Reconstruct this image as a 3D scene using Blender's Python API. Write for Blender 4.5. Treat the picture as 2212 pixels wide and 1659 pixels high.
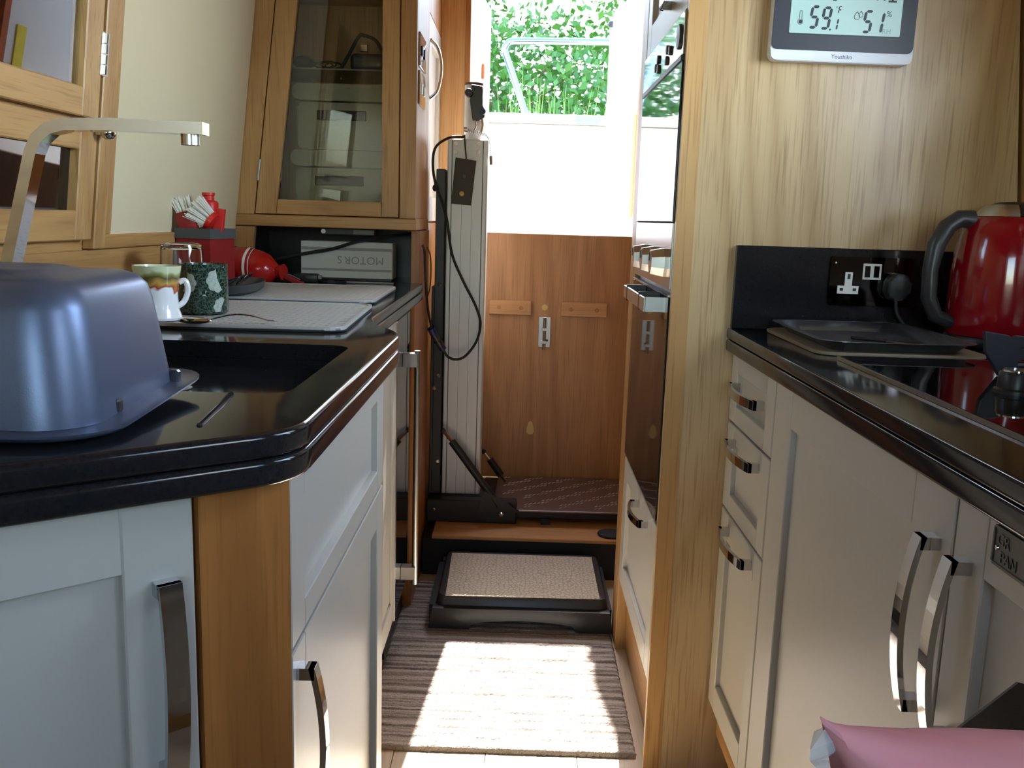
import bpy, bmesh, math, random
from mathutils import Vector, Matrix
random.seed(7)
S = bpy.context.scene
for o in list(bpy.data.objects): bpy.data.objects.remove(o)
COL = S.collection

# ------------------------------------------------------------------ camera
cam_d = bpy.data.cameras.new('camera'); cam = bpy.data.objects.new('camera', cam_d); COL.objects.link(cam)
cam_d.sensor_width = 36.0; cam_d.lens = 36.0 * 2000.0 / 2212.0; cam_d.clip_start = 0.02; cam_d.clip_end = 300
P, RO, YA = 0.17616742, 0.03115066, -0.00515222       # pitch down, roll, yaw
def cam_rows():
    c, s = math.cos, math.sin
    Rz = Matrix(((c(YA), -s(YA), 0), (s(YA), c(YA), 0), (0, 0, 1)))
    B = Matrix(((1, 0, 0), (0, 0, -1), (0, 1, 0)))
    Rp = Matrix(((1, 0, 0), (0, c(P), -s(P)), (0, s(P), c(P))))
    Rr = Matrix(((c(RO), -s(RO), 0), (s(RO), c(RO), 0), (0, 0, 1)))
    return Rr @ Rp @ B @ Rz
Rw = cam_rows()
cm = Matrix((Rw[0], -Rw[1], -Rw[2])).transposed().to_4x4()
cm.translation = (0, 0, 1.08)
cam.matrix_world = cm
S.camera = cam

# ------------------------------------------------------------------ light
S.view_settings.view_transform = 'Standard'; S.view_settings.look = 'None'
S.view_settings.gamma = 1.0; S.view_settings.use_curve_mapping = False
S.view_settings.exposure = 0.55
w = bpy.data.worlds.new('sky'); S.world = w; w.use_nodes = True
nt = w.node_tree; bg = nt.nodes['Background']
sk = nt.nodes.new('ShaderNodeTexSky'); sk.sky_type = 'NISHITA'; sk.sun_disc = False
sk.sun_elevation = math.radians(45.3); sk.sun_rotation = math.radians(4)
nt.links.new(sk.outputs[0], bg.inputs[0]); bg.inputs[1].default_value = 1.6
sd = bpy.data.lights.new('sun', 'SUN'); sun = bpy.data.objects.new('sun', sd); COL.objects.link(sun)
sd.energy = 22.0; sd.angle = math.radians(0.6); sd.color = (1.0, 0.95, 0.87)
sun.rotation_euler = Vector((0.075, 1.0, 1.012)).to_track_quat('Z', 'Y').to_euler()
sun.location = (0.3, 6, 6)
def area(name, loc, dirv, sx, sy, e, col, portal=False, spread=180):
    d = bpy.data.lights.new(name, 'AREA'); d.shape = 'RECTANGLE'; d.size = sx; d.size_y = sy; d.energy = e; d.color = col
    o = bpy.data.objects.new(name, d); COL.objects.link(o); o.location = loc
    o.rotation_euler = Vector(dirv).to_track_quat('-Z', 'Z').to_euler()
    d.spread = math.radians(spread)
    if portal: d.cycles.is_portal = True
    return o
# daylight arriving at the saloon windows behind and beside the camera (windows built below); the saloon lamp is an added fill
area('window_daylight_right', (0.893, 1.12, 1.46), (-1, 0.45, 0.06), 0.70, 0.34, 11.0, (0.70, 0.83, 1.0), False, 118)
area('saloon_fill', (0.905, 0.08, 1.375), (-1, 0.1, -0.15), 0.62, 0.33, 3.0, (1.0, 0.95, 0.86))  # added fill to brighten the pink packet and the left door
area('window_daylight_end', (0.0, -1.72, 1.35), (0, 1, -0.05), 0.9, 0.6, 0.9, (1.0, 0.95, 0.88))
area('doorway_portal', (0.105, 3.27, 1.48), (0, -1, 0), 0.60, 0.90, 1.0, (1, 1, 1), True)

# ------------------------------------------------------------------ materials
def srgb(r, g, b):
    f = lambda v: (v / 12.92 if v <= 0.04045 else ((v + 0.055) / 1.055) ** 2.4)
    return (f(r / 255), f(g / 255), f(b / 255), 1)
MATS = {}
def mat(name, col=(0.8, 0.8, 0.8, 1), rough=0.5, metal=0.0, spec=0.5, trans=0.0, ior=1.45, emit=None, estr=0, coat=0.0, noise=None, bump=None, alpha=None):
    m = bpy.data.materials.new(name); m.use_nodes = True; n = m.node_tree; b = n.nodes['Principled BSDF']
    b.inputs['Base Color'].default_value = col; b.inputs['Roughness'].default_value = rough; b.inputs['Metallic'].default_value = metal
    b.inputs['Specular IOR Level'].default_value = spec; b.inputs['Transmission Weight'].default_value = trans; b.inputs['IOR'].default_value = ior
    b.inputs['Coat Weight'].default_value = coat
    if alpha is not None: b.inputs['Alpha'].default_value = alpha
    if emit: b.inputs['Emission Color'].default_value = emit; b.inputs['Emission Strength'].default_value = estr
    tc = n.nodes.new('ShaderNodeTexCoord')
    if noise:                                   # (scale, amount, detail, second colour)
        t = n.nodes.new('ShaderNodeTexNoise'); t.inputs['Scale'].default_value = noise[0]; t.inputs['Detail'].default_value = noise[2]
        n.links.new(tc.outputs['Object'], t.inputs['Vector'])
        r = n.nodes.new('ShaderNodeValToRGB'); r.color_ramp.elements[0].position = 0.5 - noise[1]; r.color_ramp.elements[1].position = 0.5 + noise[1]
        r.color_ramp.elements[0].color = col; r.color_ramp.elements[1].color = noise[3]
        n.links.new(t.outputs['Fac'], r.inputs[0]); n.links.new(r.outputs[0], b.inputs['Base Color'])
    if bump:                                    # (scale, strength, distance, stretch xyz)
        t = n.nodes.new('ShaderNodeTexNoise'); t.inputs['Scale'].default_value = bump[0]; t.inputs['Detail'].default_value = 3
        mp = n.nodes.new('ShaderNodeMapping'); mp.inputs['Scale'].default_value = bump[3] if len(bump) > 3 else (1, 1, 1)
        n.links.new(tc.outputs['Object'], mp.inputs[0]); n.links.new(mp.outputs[0], t.inputs['Vector'])
        bp = n.nodes.new('ShaderNodeBump'); bp.inputs['Strength'].default_value = bump[1]; bp.inputs['Distance'].default_value = bump[2]
        n.links.new(t.outputs['Fac'], bp.inputs['Height']); n.links.new(bp.outputs[0], b.inputs['Normal'])
    MATS[name] = m
    return m
def wood(name, c1, c2, c3, axis='z', rough=0.42, ring=9.0, fine=1.0, seed=0.0, bands=9.0, dist=0.4, pore=0.55):
    m = bpy.data.materials.new(name); m.use_nodes = True; n = m.node_tree; b = n.nodes['Principled BSDF']
    b.inputs['Roughness'].default_value = rough
    tc = n.nodes.new('ShaderNodeTexCoord'); mp = n.nodes.new('ShaderNodeMapping')
    st = {'x': (0.10, 1, 1), 'y': (1, 0.10, 1), 'z': (1, 1, 0.10)}[axis]
    mp.inputs['Scale'].default_value = st; mp.inputs['Location'].default_value = (seed, seed * 0.7, seed * 0.3)
    n.links.new(tc.outputs['Object'], mp.inputs[0])
    wv = n.nodes.new('ShaderNodeTexNoise'); wv.inputs['Scale'].default_value = ring; wv.inputs['Detail'].default_value = 1.5; wv.inputs['Distortion'].default_value = dist
    n.links.new(mp.outputs[0], wv.inputs['Vector'])
    mul = n.nodes.new('ShaderNodeMath'); mul.operation = 'MULTIPLY'; mul.inputs[1].default_value = bands; n.links.new(wv.outputs['Fac'], mul.inputs[0])
    pp = n.nodes.new('ShaderNodeMath'); pp.operation = 'PINGPONG'; pp.inputs[1].default_value = 1.0; n.links.new(mul.outputs[0], pp.inputs[0])
    mp2 = n.nodes.new('ShaderNodeMapping'); mp2.inputs['Scale'].default_value = tuple(0.03 if v < 0.5 else 1 for v in st); n.links.new(tc.outputs['Object'], mp2.inputs[0])
    fn = n.nodes.new('ShaderNodeTexNoise'); fn.inputs['Scale'].default_value = 260 * fine; fn.inputs['Detail'].default_value = 2; n.links.new(mp2.outputs[0], fn.inputs['Vector'])
    mx = n.nodes.new('ShaderNodeMix'); mx.data_type = 'RGBA'; mx.inputs[6].default_value = c1; mx.inputs[7].default_value = c2; n.links.new(pp.outputs[0], mx.inputs[0])
    rr = n.nodes.new('ShaderNodeMapRange'); rr.inputs[1].default_value = 0.52; rr.inputs[2].default_value = 0.72; rr.inputs[4].default_value = pore; n.links.new(fn.outputs['Fac'], rr.inputs[0])
    mx2 = n.nodes.new('ShaderNodeMix'); mx2.data_type = 'RGBA'; mx2.inputs[7].default_value = c3; n.links.new(rr.outputs[0], mx2.inputs[0]); n.links.new(mx.outputs[2], mx2.inputs[6])
    n.links.new(mx2.outputs[2], b.inputs['Base Color'])
    bp = n.nodes.new('ShaderNodeBump'); bp.inputs['Strength'].default_value = 0.12; bp.inputs['Distance'].default_value = 0.001; n.links.new(fn.outputs['Fac'], bp.inputs['Height']); n.links.new(bp.outputs[0], b.inputs['Normal'])
    MATS[name] = m
    return m
OZ = wood('oak_vertical', srgb(194, 152, 96), srgb(174, 130, 77), srgb(138, 96, 53), 'z', 0.38)
OX = wood('oak_across', srgb(192, 148, 90), srgb(171, 126, 73), srgb(136, 93, 51), 'x', 0.40)
OY = wood('oak_along', srgb(192, 148, 90), srgb(171, 126, 73), srgb(136, 93, 51), 'y', 0.40)
OH = wood('honey_oak', srgb(190, 132, 72), srgb(170, 112, 56), srgb(134, 84, 40), 'z', 0.38, seed=3)
OD = wood('door_ply', srgb(180, 130, 82), srgb(160, 110, 66), srgb(128, 84, 48), 'z', 0.45, ring=7, seed=5)
OXD = wood('batten_oak', srgb(196, 146, 92), srgb(184, 132, 80), srgb(150, 102, 58), 'x', 0.45, seed=2)
OC = wood('corner_oak', srgb(172, 112, 56), srgb(152, 96, 46), srgb(130, 78, 34), 'z', 0.36, seed=8)
FLOORM = wood('floor_oak', srgb(206, 192, 168), srgb(196, 180, 154), srgb(170, 150, 122), 'y', 0.3, ring=6, seed=4)
CREAM = mat('cream_paint', srgb(190, 187, 178), 0.36, bump=(90, 0.25, 0.0008, (1, 1, 0.05)))
CREAM2 = mat('cream_wardrobe_paint', srgb(214, 206, 190), 0.4)
WHITE = mat('white_board', srgb(226, 214, 180), 0.6, noise=(3, 0.3, 2, srgb(220, 206, 170)))
WALLM = mat('wall_lining', srgb(214, 204, 180), 0.7)
STONE = mat('black_granite', (0.010, 0.010, 0.012, 1), 0.10, spec=0.5, noise=(260, 0.25, 2, (0.016, 0.016, 0.019, 1)))
CHROME = mat("chrome", (0.60, 0.61, 0.63, 1), 0.07, 1.0)
STEEL = mat('brushed_steel', (0.56, 0.56, 0.55, 1), 0.28, 1.0)
ALU = mat('anodised_aluminium', srgb(196, 196, 194), 0.45, 0.35)
BLACKM = mat('black_metal', (0.016, 0.016, 0.017, 1), 0.42)
BLACKP = mat('black_plastic', (0.018, 0.018, 0.019, 1), 0.38)
BLACKS = mat('black_satin_plastic', (0.030, 0.031, 0.033, 1), 0.33, bump=(600, 0.2, 0.0005))
RUBBER = mat('black_rubber', (0.014, 0.014, 0.014, 1), 0.6)
BGLASS = mat('black_glass', (0.006, 0.006, 0.007, 1), 0.03, spec=0.6)
GLASS = mat('clear_glass', (1, 1, 1, 1), 0.0, trans=1.0, ior=1.45)
def pane_mat():
    m = bpy.data.materials.new('window_glass'); m.use_nodes = True; n = m.node_tree; n.nodes.remove(n.nodes['Principled BSDF'])
    tr = n.nodes.new('ShaderNodeBsdfTransparent'); tr.inputs[0].default_value = (0.93, 0.95, 0.93, 1)
    gl = n.nodes.new('ShaderNodeBsdfGlossy'); gl.inputs['Roughness'].default_value = 0.01
    fr = n.nodes.new('ShaderNodeFresnel'); fr.inputs[0].default_value = 1.5
    mx = n.nodes.new('ShaderNodeMixShader'); n.links.new(fr.outputs[0], mx.inputs[0]); n.links.new(tr.outputs[0], mx.inputs[1]); n.links.new(gl.outputs[0], mx.inputs[2])
    n.links.new(mx.outputs[0], n.nodes['Material Output'].inputs[0]); return m
PANE = pane_mat()
FILM = mat('clear_film', (0.80, 0.83, 0.86, 1), 0.2, alpha=0.55)
RED = mat('shaded_red_plastic', srgb(134, 22, 28), 0.45)  # darkened, the shade on the caddy is put into the colour
REDB = mat('bright_red_plastic', srgb(198, 36, 30), 0.4)
REDG = mat('red_enamel', srgb(138, 8, 22), 0.14, coat=0.6)
REDP = mat('red_packet_film', srgb(164, 26, 22), 0.18, bump=(40, 0.5, 0.004))
PINK = mat('pink_film', srgb(234, 150, 164), 0.25, noise=(16, 0.25, 2, srgb(240, 176, 182)), bump=(14, 0.5, 0.006))
BRISTLE = mat('white_bristle', srgb(236, 234, 226), 0.7)
GREYC = mat('grey_collar', srgb(72, 76, 78), 0.5)
SILIC = mat('grey_silicone', srgb(178, 178, 174), 0.55)
PIT = mat('dark_silicone_pit', srgb(34, 34, 34), 0.8)
POT = mat('grey_blue_enamel', srgb(98, 108, 132), 0.36, 0.5, bump=(900, 0.15, 0.0004))
POTIN = mat('pot_lip', srgb(70, 74, 82), 0.3, 0.6)
BIN = mat('felt_bin', srgb(158, 152, 128), 0.9, bump=(260, 0.5, 0.002))
BINS = mat('felt_strap', srgb(66, 62, 52), 0.9)
MOTORW = mat('box_card', srgb(206, 206, 200), 0.6)
MOTORG = mat('box_print_grey', srgb(150, 150, 146), 0.6)
PORCELAIN = mat('porcelain', srgb(236, 238, 238), 0.12)
TRAYM = mat('tin_tray', srgb(128, 132, 142), 0.26, 0.8)
BOARD = mat('thin_board', srgb(150, 134, 112), 0.6)
LCD = mat('lcd_glass', srgb(164, 194, 186), 0.3, emit=srgb(178, 210, 204), estr=0.10)  # faint glow stands in for window light reflected off the screen
INK = mat('lcd_ink', srgb(22, 30, 40), 0.4)
CLOCKB = mat('clock_bezel', srgb(44, 45, 52), 0.4)
CLOCKS = mat('clock_silver', srgb(222, 224, 230), 0.4, 0.0)
BLUEP = mat('blue_plastic', srgb(24, 40, 96), 0.4)
BEIGE = mat('beige_mat', srgb(196, 184, 160), 0.7)
BULK = mat('stern_white_paint', srgb(232, 230, 224), 0.4)
BLUEPAINT = mat('boat_blue_paint', srgb(40, 60, 160), 0.3)
STEELB = mat('rail_steel', (0.22, 0.34, 0.55, 1), 0.18, 1.0)  # blue reflection is put into the steel's base colour
VARN = mat('varnished_post', srgb(190, 96, 36), 0.35)
YELLOW = mat('yellow_paint', srgb(236, 214, 60), 0.4)
SOIL = mat('bank_soil', srgb(120, 120, 84), 0.9, noise=(5, 0.3, 4, srgb(150, 160, 96)))
LEAFS = [mat('leaf_%s' % k, srgb(*c), 0.55, noise=(2.5, 0.3, 2, srgb(*d))) for k, c, d in (('a', (52, 98, 32), (84, 130, 46)), ('b', (42, 88, 30), (70, 118, 42)), ('c', (74, 116, 42), (116, 152, 64)))]
FLOWER = mat('white_blossom', srgb(222, 226, 206), 0.7)
BARK = mat('bark', srgb(92, 76, 58), 0.9)
CREAMB = mat('cream_button', srgb(206, 178, 110), 0.5)
LINOUT = mat('pale_reflection', srgb(190, 204, 186), 0.3)
CERAM = mat('igniter_ceramic', srgb(230, 222, 196), 0.4)
IRON = mat('cast_iron', srgb(58, 60, 70), 0.45, 0.2)

# ------------------------------------------------------------------ mesh helpers
class MB:
    def __init__(s): s.bm = bmesh.new()
    def _add(s, verts, faces):
        vs = [s.bm.verts.new(v) for v in verts]
        out = []
        for f in faces:
            try: out.append(s.bm.faces.new([vs[i] for i in f]))
            except ValueError: pass
        return vs, out
    def box(s, x0, x1, y0, y1, z0, z1, bev=0.0, seg=1, T=None):
        v = [(x, y, z) for x in (x0, x1) for y in (y0, y1) for z in (z0, z1)]
        f = [(0, 1, 3, 2), (4, 6, 7, 5), (0, 4, 5, 1), (2, 3, 7, 6), (0, 2, 6, 4), (1, 5, 7, 3)]
        if T: v = [T(p) if callable(T) else tuple(T @ Vector(p)) for p in v]
        vs, fs = s._add(v, f)
        if bev:
            es = list({e for fa in fs for e in fa.edges})
            bmesh.ops.bevel(s.bm, geom=es, offset=bev, offset_type='OFFSET', segments=seg, profile=0.5, affect='EDGES', clamp_overlap=True)
        return s
    def prism(s, pts, z0, z1, bev=0.0, seg=2, T=None):
        n = len(pts); t = (lambda p: tuple(T @ Vector(p))) if T else (lambda p: p)
        v = [t((p[0], p[1], z0)) for p in pts] + [t((p[0], p[1], z1)) for p in pts]
        f = [tuple(range(n))[::-1], tuple(range(n, 2 * n))] + [(i, (i + 1) % n, n + (i + 1) % n, n + i) for i in range(n)]
        vs, fs = s._add(v, f)
        if bev:
            es = list({e for fa in fs[:2] for e in fa.edges})
            bmesh.ops.bevel(s.bm, geom=es, offset=bev, offset_type='OFFSET', segments=seg, profile=0.5, affect='EDGES', clamp_overlap=True)
        return s
    def loft(s, rings, closed=True, cap=True):
        n = len(rings[0]); v = [p for r in rings for p in r]; f = []
        for i in range(len(rings) - 1):
            for j in range(n if closed else n - 1):
                k = (j + 1) % n
                f.append((i * n + j, i * n + k, (i + 1) * n + k, (i + 1) * n + j))
        if cap: f.append(tuple(range(n))[::-1]); f.append(tuple(range((len(rings) - 1) * n, len(rings) * n)))
        s._add(v, f); return s
    def lathe(s, prof, c=(0, 0, 0), n=28, axis='z', cap=True):
        rings = []
        for r, h in prof:
            ring = []
            for i in range(n):
                a = 2 * math.pi * i / n; u, vv = r * math.cos(a), r * math.sin(a)
                p = {'z': (u, vv, h), 'x': (h, u, vv), 'y': (u, h, vv)}[axis]
                ring.append((p[0] + c[0], p[1] + c[1], p[2] + c[2]))
            rings.append(ring)
        return s.loft(rings, True, cap)
    def tube(s, pts, r, n=8, smooth=0):
        pts = [Vector(p) for p in pts]
        for _ in range(smooth):
            q = [pts[0]]
            for i in range(len(pts) - 1):
                p0 = pts[max(i - 1, 0)]; p1 = pts[i]; p2 = pts[i + 1]; p3 = pts[min(i + 2, len(pts) - 1)]
                for t in (1 / 3, 2 / 3, 1.0):
                    q.append(0.5 * ((2 * p1) + (p2 - p0) * t + (2 * p0 - 5 * p1 + 4 * p2 - p3) * t * t + (3 * p1 - p0 - 3 * p2 + p3) * t ** 3))
            pts = q
        rings = []; up = None
        for i, p in enumerate(pts):
            d = (pts[min(i + 1, len(pts) - 1)] - pts[max(i - 1, 0)]).normalized()
            if up is None: up = d.orthogonal().normalized()
            up = (up - d * up.dot(d)); up = up.normalized() if up.length > 1e-6 else d.orthogonal().normalized()
            b = d.cross(up); rr = r[i] if isinstance(r, (list, tuple)) else r
            rings.append([tuple(p + (up * math.cos(2 * math.pi * k / n) + b * math.sin(2 * math.pi * k / n)) * rr) for k in range(n)])
        return s.loft(rings)
    def ell(s, c, r, n=14, m=8):
        rings = []
        for i in range(1, m):
            a = math.pi * i / m
            rings.append([(c[0] + r[0] * math.sin(a) * math.cos(2 * math.pi * k / n), c[1] + r[1] * math.sin(a) * math.sin(2 * math.pi * k / n), c[2] - r[2] * math.cos(a)) for k in range(n)])
        return s.loft(rings)
    def map(s, fn):
        for v in s.bm.verts: v.co = fn(v.co)
        return s
    def build(s, name, m, parent=None, smooth=False):
        bmesh.ops.recalc_face_normals(s.bm, faces=s.bm.faces)
        me = bpy.data.meshes.new(name); off = root_loc(parent) if parent else Vector((0, 0, 0))
        if parent: bmesh.ops.translate(s.bm, vec=-off, verts=s.bm.verts)
        s.bm.to_mesh(me); s.bm.free()
        ms = m if isinstance(m, (list, tuple)) else [m]
        for q in ms: me.materials.append(q)
        if smooth:
            me.polygons.foreach_set('use_smooth', [True] * len(me.polygons))
            try: me.set_sharp_from_angle(angle=math.radians(38))
            except Exception: pass
        o = bpy.data.objects.new(name, me); COL.objects.link(o)
        if parent: o.parent = parent
        return o
def root_loc(o):
    v = Vector((0, 0, 0))
    while o: v += o.location; o = o.parent
    return v
def tag(o, label, cat, group=None, kind=None):
    if label: o['label'] = label
    if cat: o['category'] = cat
    if group: o['group'] = group
    if kind: o['kind'] = kind
    return o
def thing(name, label, cat, loc, group=None):
    o = bpy.data.objects.new(name, None); COL.objects.link(o); o.location = loc; o.empty_display_size = 0.05
    return tag(o, label, cat, group)
def struct(o): o['kind'] = 'structure'; return o
def text(body, size, M4, m, name, parent, depth=0.0004, align='CENTER'):
    cu = bpy.data.curves.new(name, 'FONT'); cu.body = body; cu.size = size; cu.extrude = depth; cu.align_x = align; cu.align_y = 'CENTER'; cu.resolution_u = 3
    t = bpy.data.objects.new(name + '_src', cu); COL.objects.link(t)
    bpy.context.view_layer.update()
    me = bpy.data.meshes.new_from_object(t.evaluated_get(bpy.context.evaluated_depsgraph_get()))
    bpy.data.objects.remove(t)
    off = root_loc(parent)
    me.transform(Matrix.Translation(-off) @ M4); me.materials.clear(); me.materials.append(m)
    o = bpy.data.objects.new(name, me); COL.objects.link(o); o.parent = parent
    return o
def frame4(o, u, v):
    u = Vector(u).normalized(); v = Vector(v).normalized(); n = u.cross(v)
    M = Matrix((u, v, n)).transposed().to_4x4(); M.translation = o
    return M
def rrect(x0, x1, y0, y1, r, n=5):
    out = []
    for cx, cy, a0 in ((x1 - r, y1 - r, 0), (x0 + r, y1 - r, 90), (x0 + r, y0 + r, 180), (x1 - r, y0 + r, 270)):
        for i in range(n + 1):
            a = math.radians(a0 + 90 * i / n); out.append((cx + r * math.cos(a), cy + r * math.sin(a)))
    return out
def smooth_poly(pts, rad, n=6):
    out = []; N = len(pts)
    for i in range(N):
        p0, p1, p2 = Vector(pts[i - 1]), Vector(pts[i]), Vector(pts[(i + 1) % N]); r = rad[i]
        if r <= 0: out.append(tuple(p1)); continue
        a = (p0 - p1).normalized(); b = (p2 - p1).normalized()
        A = p1 + a * r; B = p1 + b * r
        for k in range(n + 1):
            t = k / n; q = A * (1 - t) ** 2 + p1 * 2 * t * (1 - t) + B * t * t; out.append(tuple(q))
    return out
def bow_handle(T, L, parent, m=None, wd=0.017, h=0.030, th=0.006, name='handle', vertical=True):
    """T maps local (u,v,n) on the door face; bar runs along v when vertical else along u"""
    b = MB(); N = 14; rings = []
    for i in range(N + 1):
        s = -L / 2 + L * i / N; q = 1 - (2 * s / L) ** 2; n1 = h * 0.62 + h * 0.38 * q; n0 = n1 - th
        ring = [(-wd / 2, n0), (wd / 2, n0), (wd / 2, n1), (-wd / 2, n1)]
        rings.append([tuple(T @ Vector((a, s, c) if vertical else (s, a, c))) for a, c in ring])
    b.loft(rings)
    for e in (-1, 1):
        s0, s1 = sorted((e * L / 2, e * (L / 2 - 0.012)))
        if vertical: b.box(-wd / 2, wd / 2, s0, s1, 0, h * 0.62 - 0.0005, T=T)
        else: b.box(s0, s1, -wd / 2, wd / 2, 0, h * 0.62 - 0.0005, T=T)
    return b.build(name, m or CHROME, parent)
def shaker(T, W, H, st, name, m, parent, th=0.020, rec=0.010, rail=None):
    """door leaf, local u 0..W, v 0..H, n 0..th; frame + recessed panel child"""
    r = rail or st; b = MB()
    b.box(0, st, 0, H, 0, th, 0.0015, T=T); b.box(W - st, W, 0, H, 0, th, 0.0015, T=T)
    b.box(st, W - st, 0, r, 0, th, 0.0012, T=T); b.box(st, W - st, H - r, H, 0, th, 0.0012, T=T)
    d = b.build(name, m, parent)
    p = MB().box(st - 0.002, W - st + 0.002, r - 0.002, H - r + 0.002, 0.001, th - rec, T=T).build('panel', m, d)
    return d
def screw(c, r, parent, axis, m=None, name='bolt', out=0.004):
    s = -1 if out < 0 else 1
    return MB().lathe([(r, 0), (r, out * 0.5), (r * 0.7, out), (0.0005, out)], c, 12, axis).build(name, m or CHROME, parent, True)
def cells(y0, y1, z0, z1, holes):
    ys = sorted({y0, y1} | {h[0] for h in holes} | {h[1] for h in holes}); zs = sorted({z0, z1} | {h[2] for h in holes} | {h[3] for h in holes})
    for a, b in zip(ys, ys[1:]):
        run = None
        for c, d in zip(zs, zs[1:]):
            ins = any(h[0] - 1e-6 <= a and b <= h[1] + 1e-6 and h[2] - 1e-6 <= c and d <= h[3] + 1e-6 for h in holes)
            if not ins: run = [run[0], d] if run else [c, d]
            if ins and run: yield a, b, run[0], run[1]; run = None
        if run: yield a, b, run[0], run[1]

# ------------------------------------------------------------------ room shell
LW = lambda p: (-0.785 + 0.11 * (p[2] - 0.9) + p[0], p[1], p[2])     # left cabin side leans in (x = distance from wall face)
RW = lambda p: (0.905 - 0.11 * (p[2] - 0.9) - p[0], p[1], p[2])
ZC = 1.96
fl = struct(MB().box(-0.90, 1.02, -1.70, 3.22, -0.05, -0.012).build('floor', BLACKP))
k = 0
x = -0.04 - 0.187 * 4
while x < 0.95:
    ys = [-1.69, -0.5 + 0.35 * (k % 3), 0.72 + 0.35 * ((k + 1) % 3) * 0.6, 2.0 + 0.25 * (k % 2), 2.95]
    for a, b in zip(ys, ys[1:]):
        MB().box(x + 0.0007, x + 0.1863, a + 0.0006, b - 0.0006, -0.012, 0.0, 0.0008).build('plank', FLOORM, fl)
    x += 0.187; k += 1
struct(MB().box(-0.72, 0.80, -1.72, 3.24, ZC, ZC + 0.03).build('ceiling', OY))
wl = MB()
for a, b, c, d in cells(-1.72, 3.24, 0, ZC, [(1.08, 1.567, 1.27, 1.74)]): wl.box(-0.03, 0, a, b, c, d, T=LW)
struct(wl.build('wall_left', OY))
wr = MB()
for a, b, c, d in cells(-1.72, 3.24, 0, ZC, [(0.77, 1.47, 1.29, 1.63), (-0.24, 0.40, 1.20, 1.55)]): wr.box(-0.03, 0, a, b, c, d, T=RW)
struct(wr.build('wall_right', OZ))
we = MB()
for a, b, c, d in cells(-0.86, 0.97, 0, ZC, [(-0.45, 0.45, 1.05, 1.65)]): we.box(a, b, -1.72, -1.69, c, d)
struct(we.build('wall_front', OZ))
# rear bulkhead with the doorway
wb = MB()
for a, b, c, d in cells(-0.86, 0.97, 0, ZC, [(-0.192, 0.405, 0.16, 1.90)]): wb.box(a, b, 3.22, 3.25, c, d)
struct(wb.build('wall_rear', wood('lit_bulkhead_oak', srgb(222, 170, 108), srgb(206, 150, 90), srgb(176, 122, 66), 'z', 0.38, seed=6)))  # lighter oak, the strong light on the bulkhead is put into its colour
# saloon windows (out of view; the one beside the camera is added for its fill light)
def side_window(name, F, y0, y1, z0, z1):
    o = struct(MB().box(-0.002, 0.018, y0 - 0.03, y1 + 0.03, z0 - 0.03, z0, T=F).box(-0.002, 0.018, y0 - 0.03, y1 + 0.03, z1, z1 + 0.03, T=F)
               .box(-0.002, 0.018, y0 - 0.03, y0, z0, z1, T=F).box(-0.002, 0.018, y1, y1 + 0.03, z0, z1, T=F).build(name, OY))
    MB().box(-0.018, -0.013, y0, y1, z0, z1, T=F).build('pane', PANE, o)
side_window('window_1', RW, 0.77, 1.47, 1.29, 1.63); side_window('fill_window', RW, -0.24, 0.40, 1.20, 1.55)  # the second one is unseen, added to carry the saloon fill
o = struct(MB().box(-0.48, 0.48, -1.692, -1.675, 1.02, 1.05).box(-0.48, 0.48, -1.692, -1.675, 1.65, 1.68).box(-0.48, -0.45, -1.692, -1.675, 1.05, 1.65).box(0.45, 0.48, -1.692, -1.675, 1.05, 1.65).build('window_3', OX))
MB().box(-0.45, 0.45, -1.71, -1.705, 1.05, 1.65).build('pane', PANE, o)

# framed white board on the left cabin side (covers a window)
fb = thing('window_board', 'large plain white board in a slim oak frame on the leaning cabin side', 'panel', (-0.76, 2.1, 1.0))
MB().box(0.0, 0.008, 1.712, 2.494, 1.03, 1.90, T=LW).build('board', WHITE, fb)
MB().box(0.0, 0.018, 1.672, 2.494, 1.004, 1.03, 0.002, T=LW).build('bottom_rail', OY, fb)
MB().box(0.0, 0.018, 1.684, 1.712, 1.03, 1.90, 0.002, T=LW).build('stile', OZ, fb)
# oak lining strip below the hatch and the board
struct(MB().box(0.0, 0.010, 0.9, 2.49, 0.899, 1.003, 0.001, T=LW).build('trim_1', OY))

# side hatch: upper glazed door and lower door in an oak frame
dh = struct(MB().box(0.0, 0.022, 1.638, 1.682, 1.005, 1.94, 0.002, T=LW).build('door_2', OZ))
stl = MB().box(0.003, 0.022, 1.567, 1.626, 1.225, 1.80, 0.002, T=LW).build('stile', OZ, dh)
MB().box(0.003, 0.022, 1.567, 1.626, 1.022, 1.219, 0.002, T=LW).build('stile', OZ, dh)
MB().box(0.003, 0.022, 0.99, 1.0495, 1.225, 1.80, 0.002, T=LW).build('stile', OZ, dh)
MB().box(0.003, 0.022, 0.99, 1.0495, 1.022, 1.219, 0.002, T=LW).build('stile', OZ, dh)
MB().box(0.003, 0.021, 1.05, 1.567, 1.755, 1.80, 0.002, T=LW).build('rail', OY, dh)
MB().box(0.003, 0.021, 1.05, 1.567, 1.022, 1.072, 0.002, T=LW).build('rail', OY, dh)
MB().box(0.003, 0.021, 1.05, 1.567, 1.172, 1.219, 0.002, T=LW).build('rail', OY, dh)
MB().box(0.003, 0.021, 1.05, 1.567, 1.225, 1.272, 0.002, T=LW).build('rail', OY, dh)
MB().box(0.001, 0.005, 1.05, 1.567, 1.07, 1.173, T=LW).build('lower_pane', BGLASS, dh)
MB().box(0.008, 0.011, 1.05, 1.567, 1.272, 1.755, T=LW).build('upper_pane', PANE, dh)
hg = MB()
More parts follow.
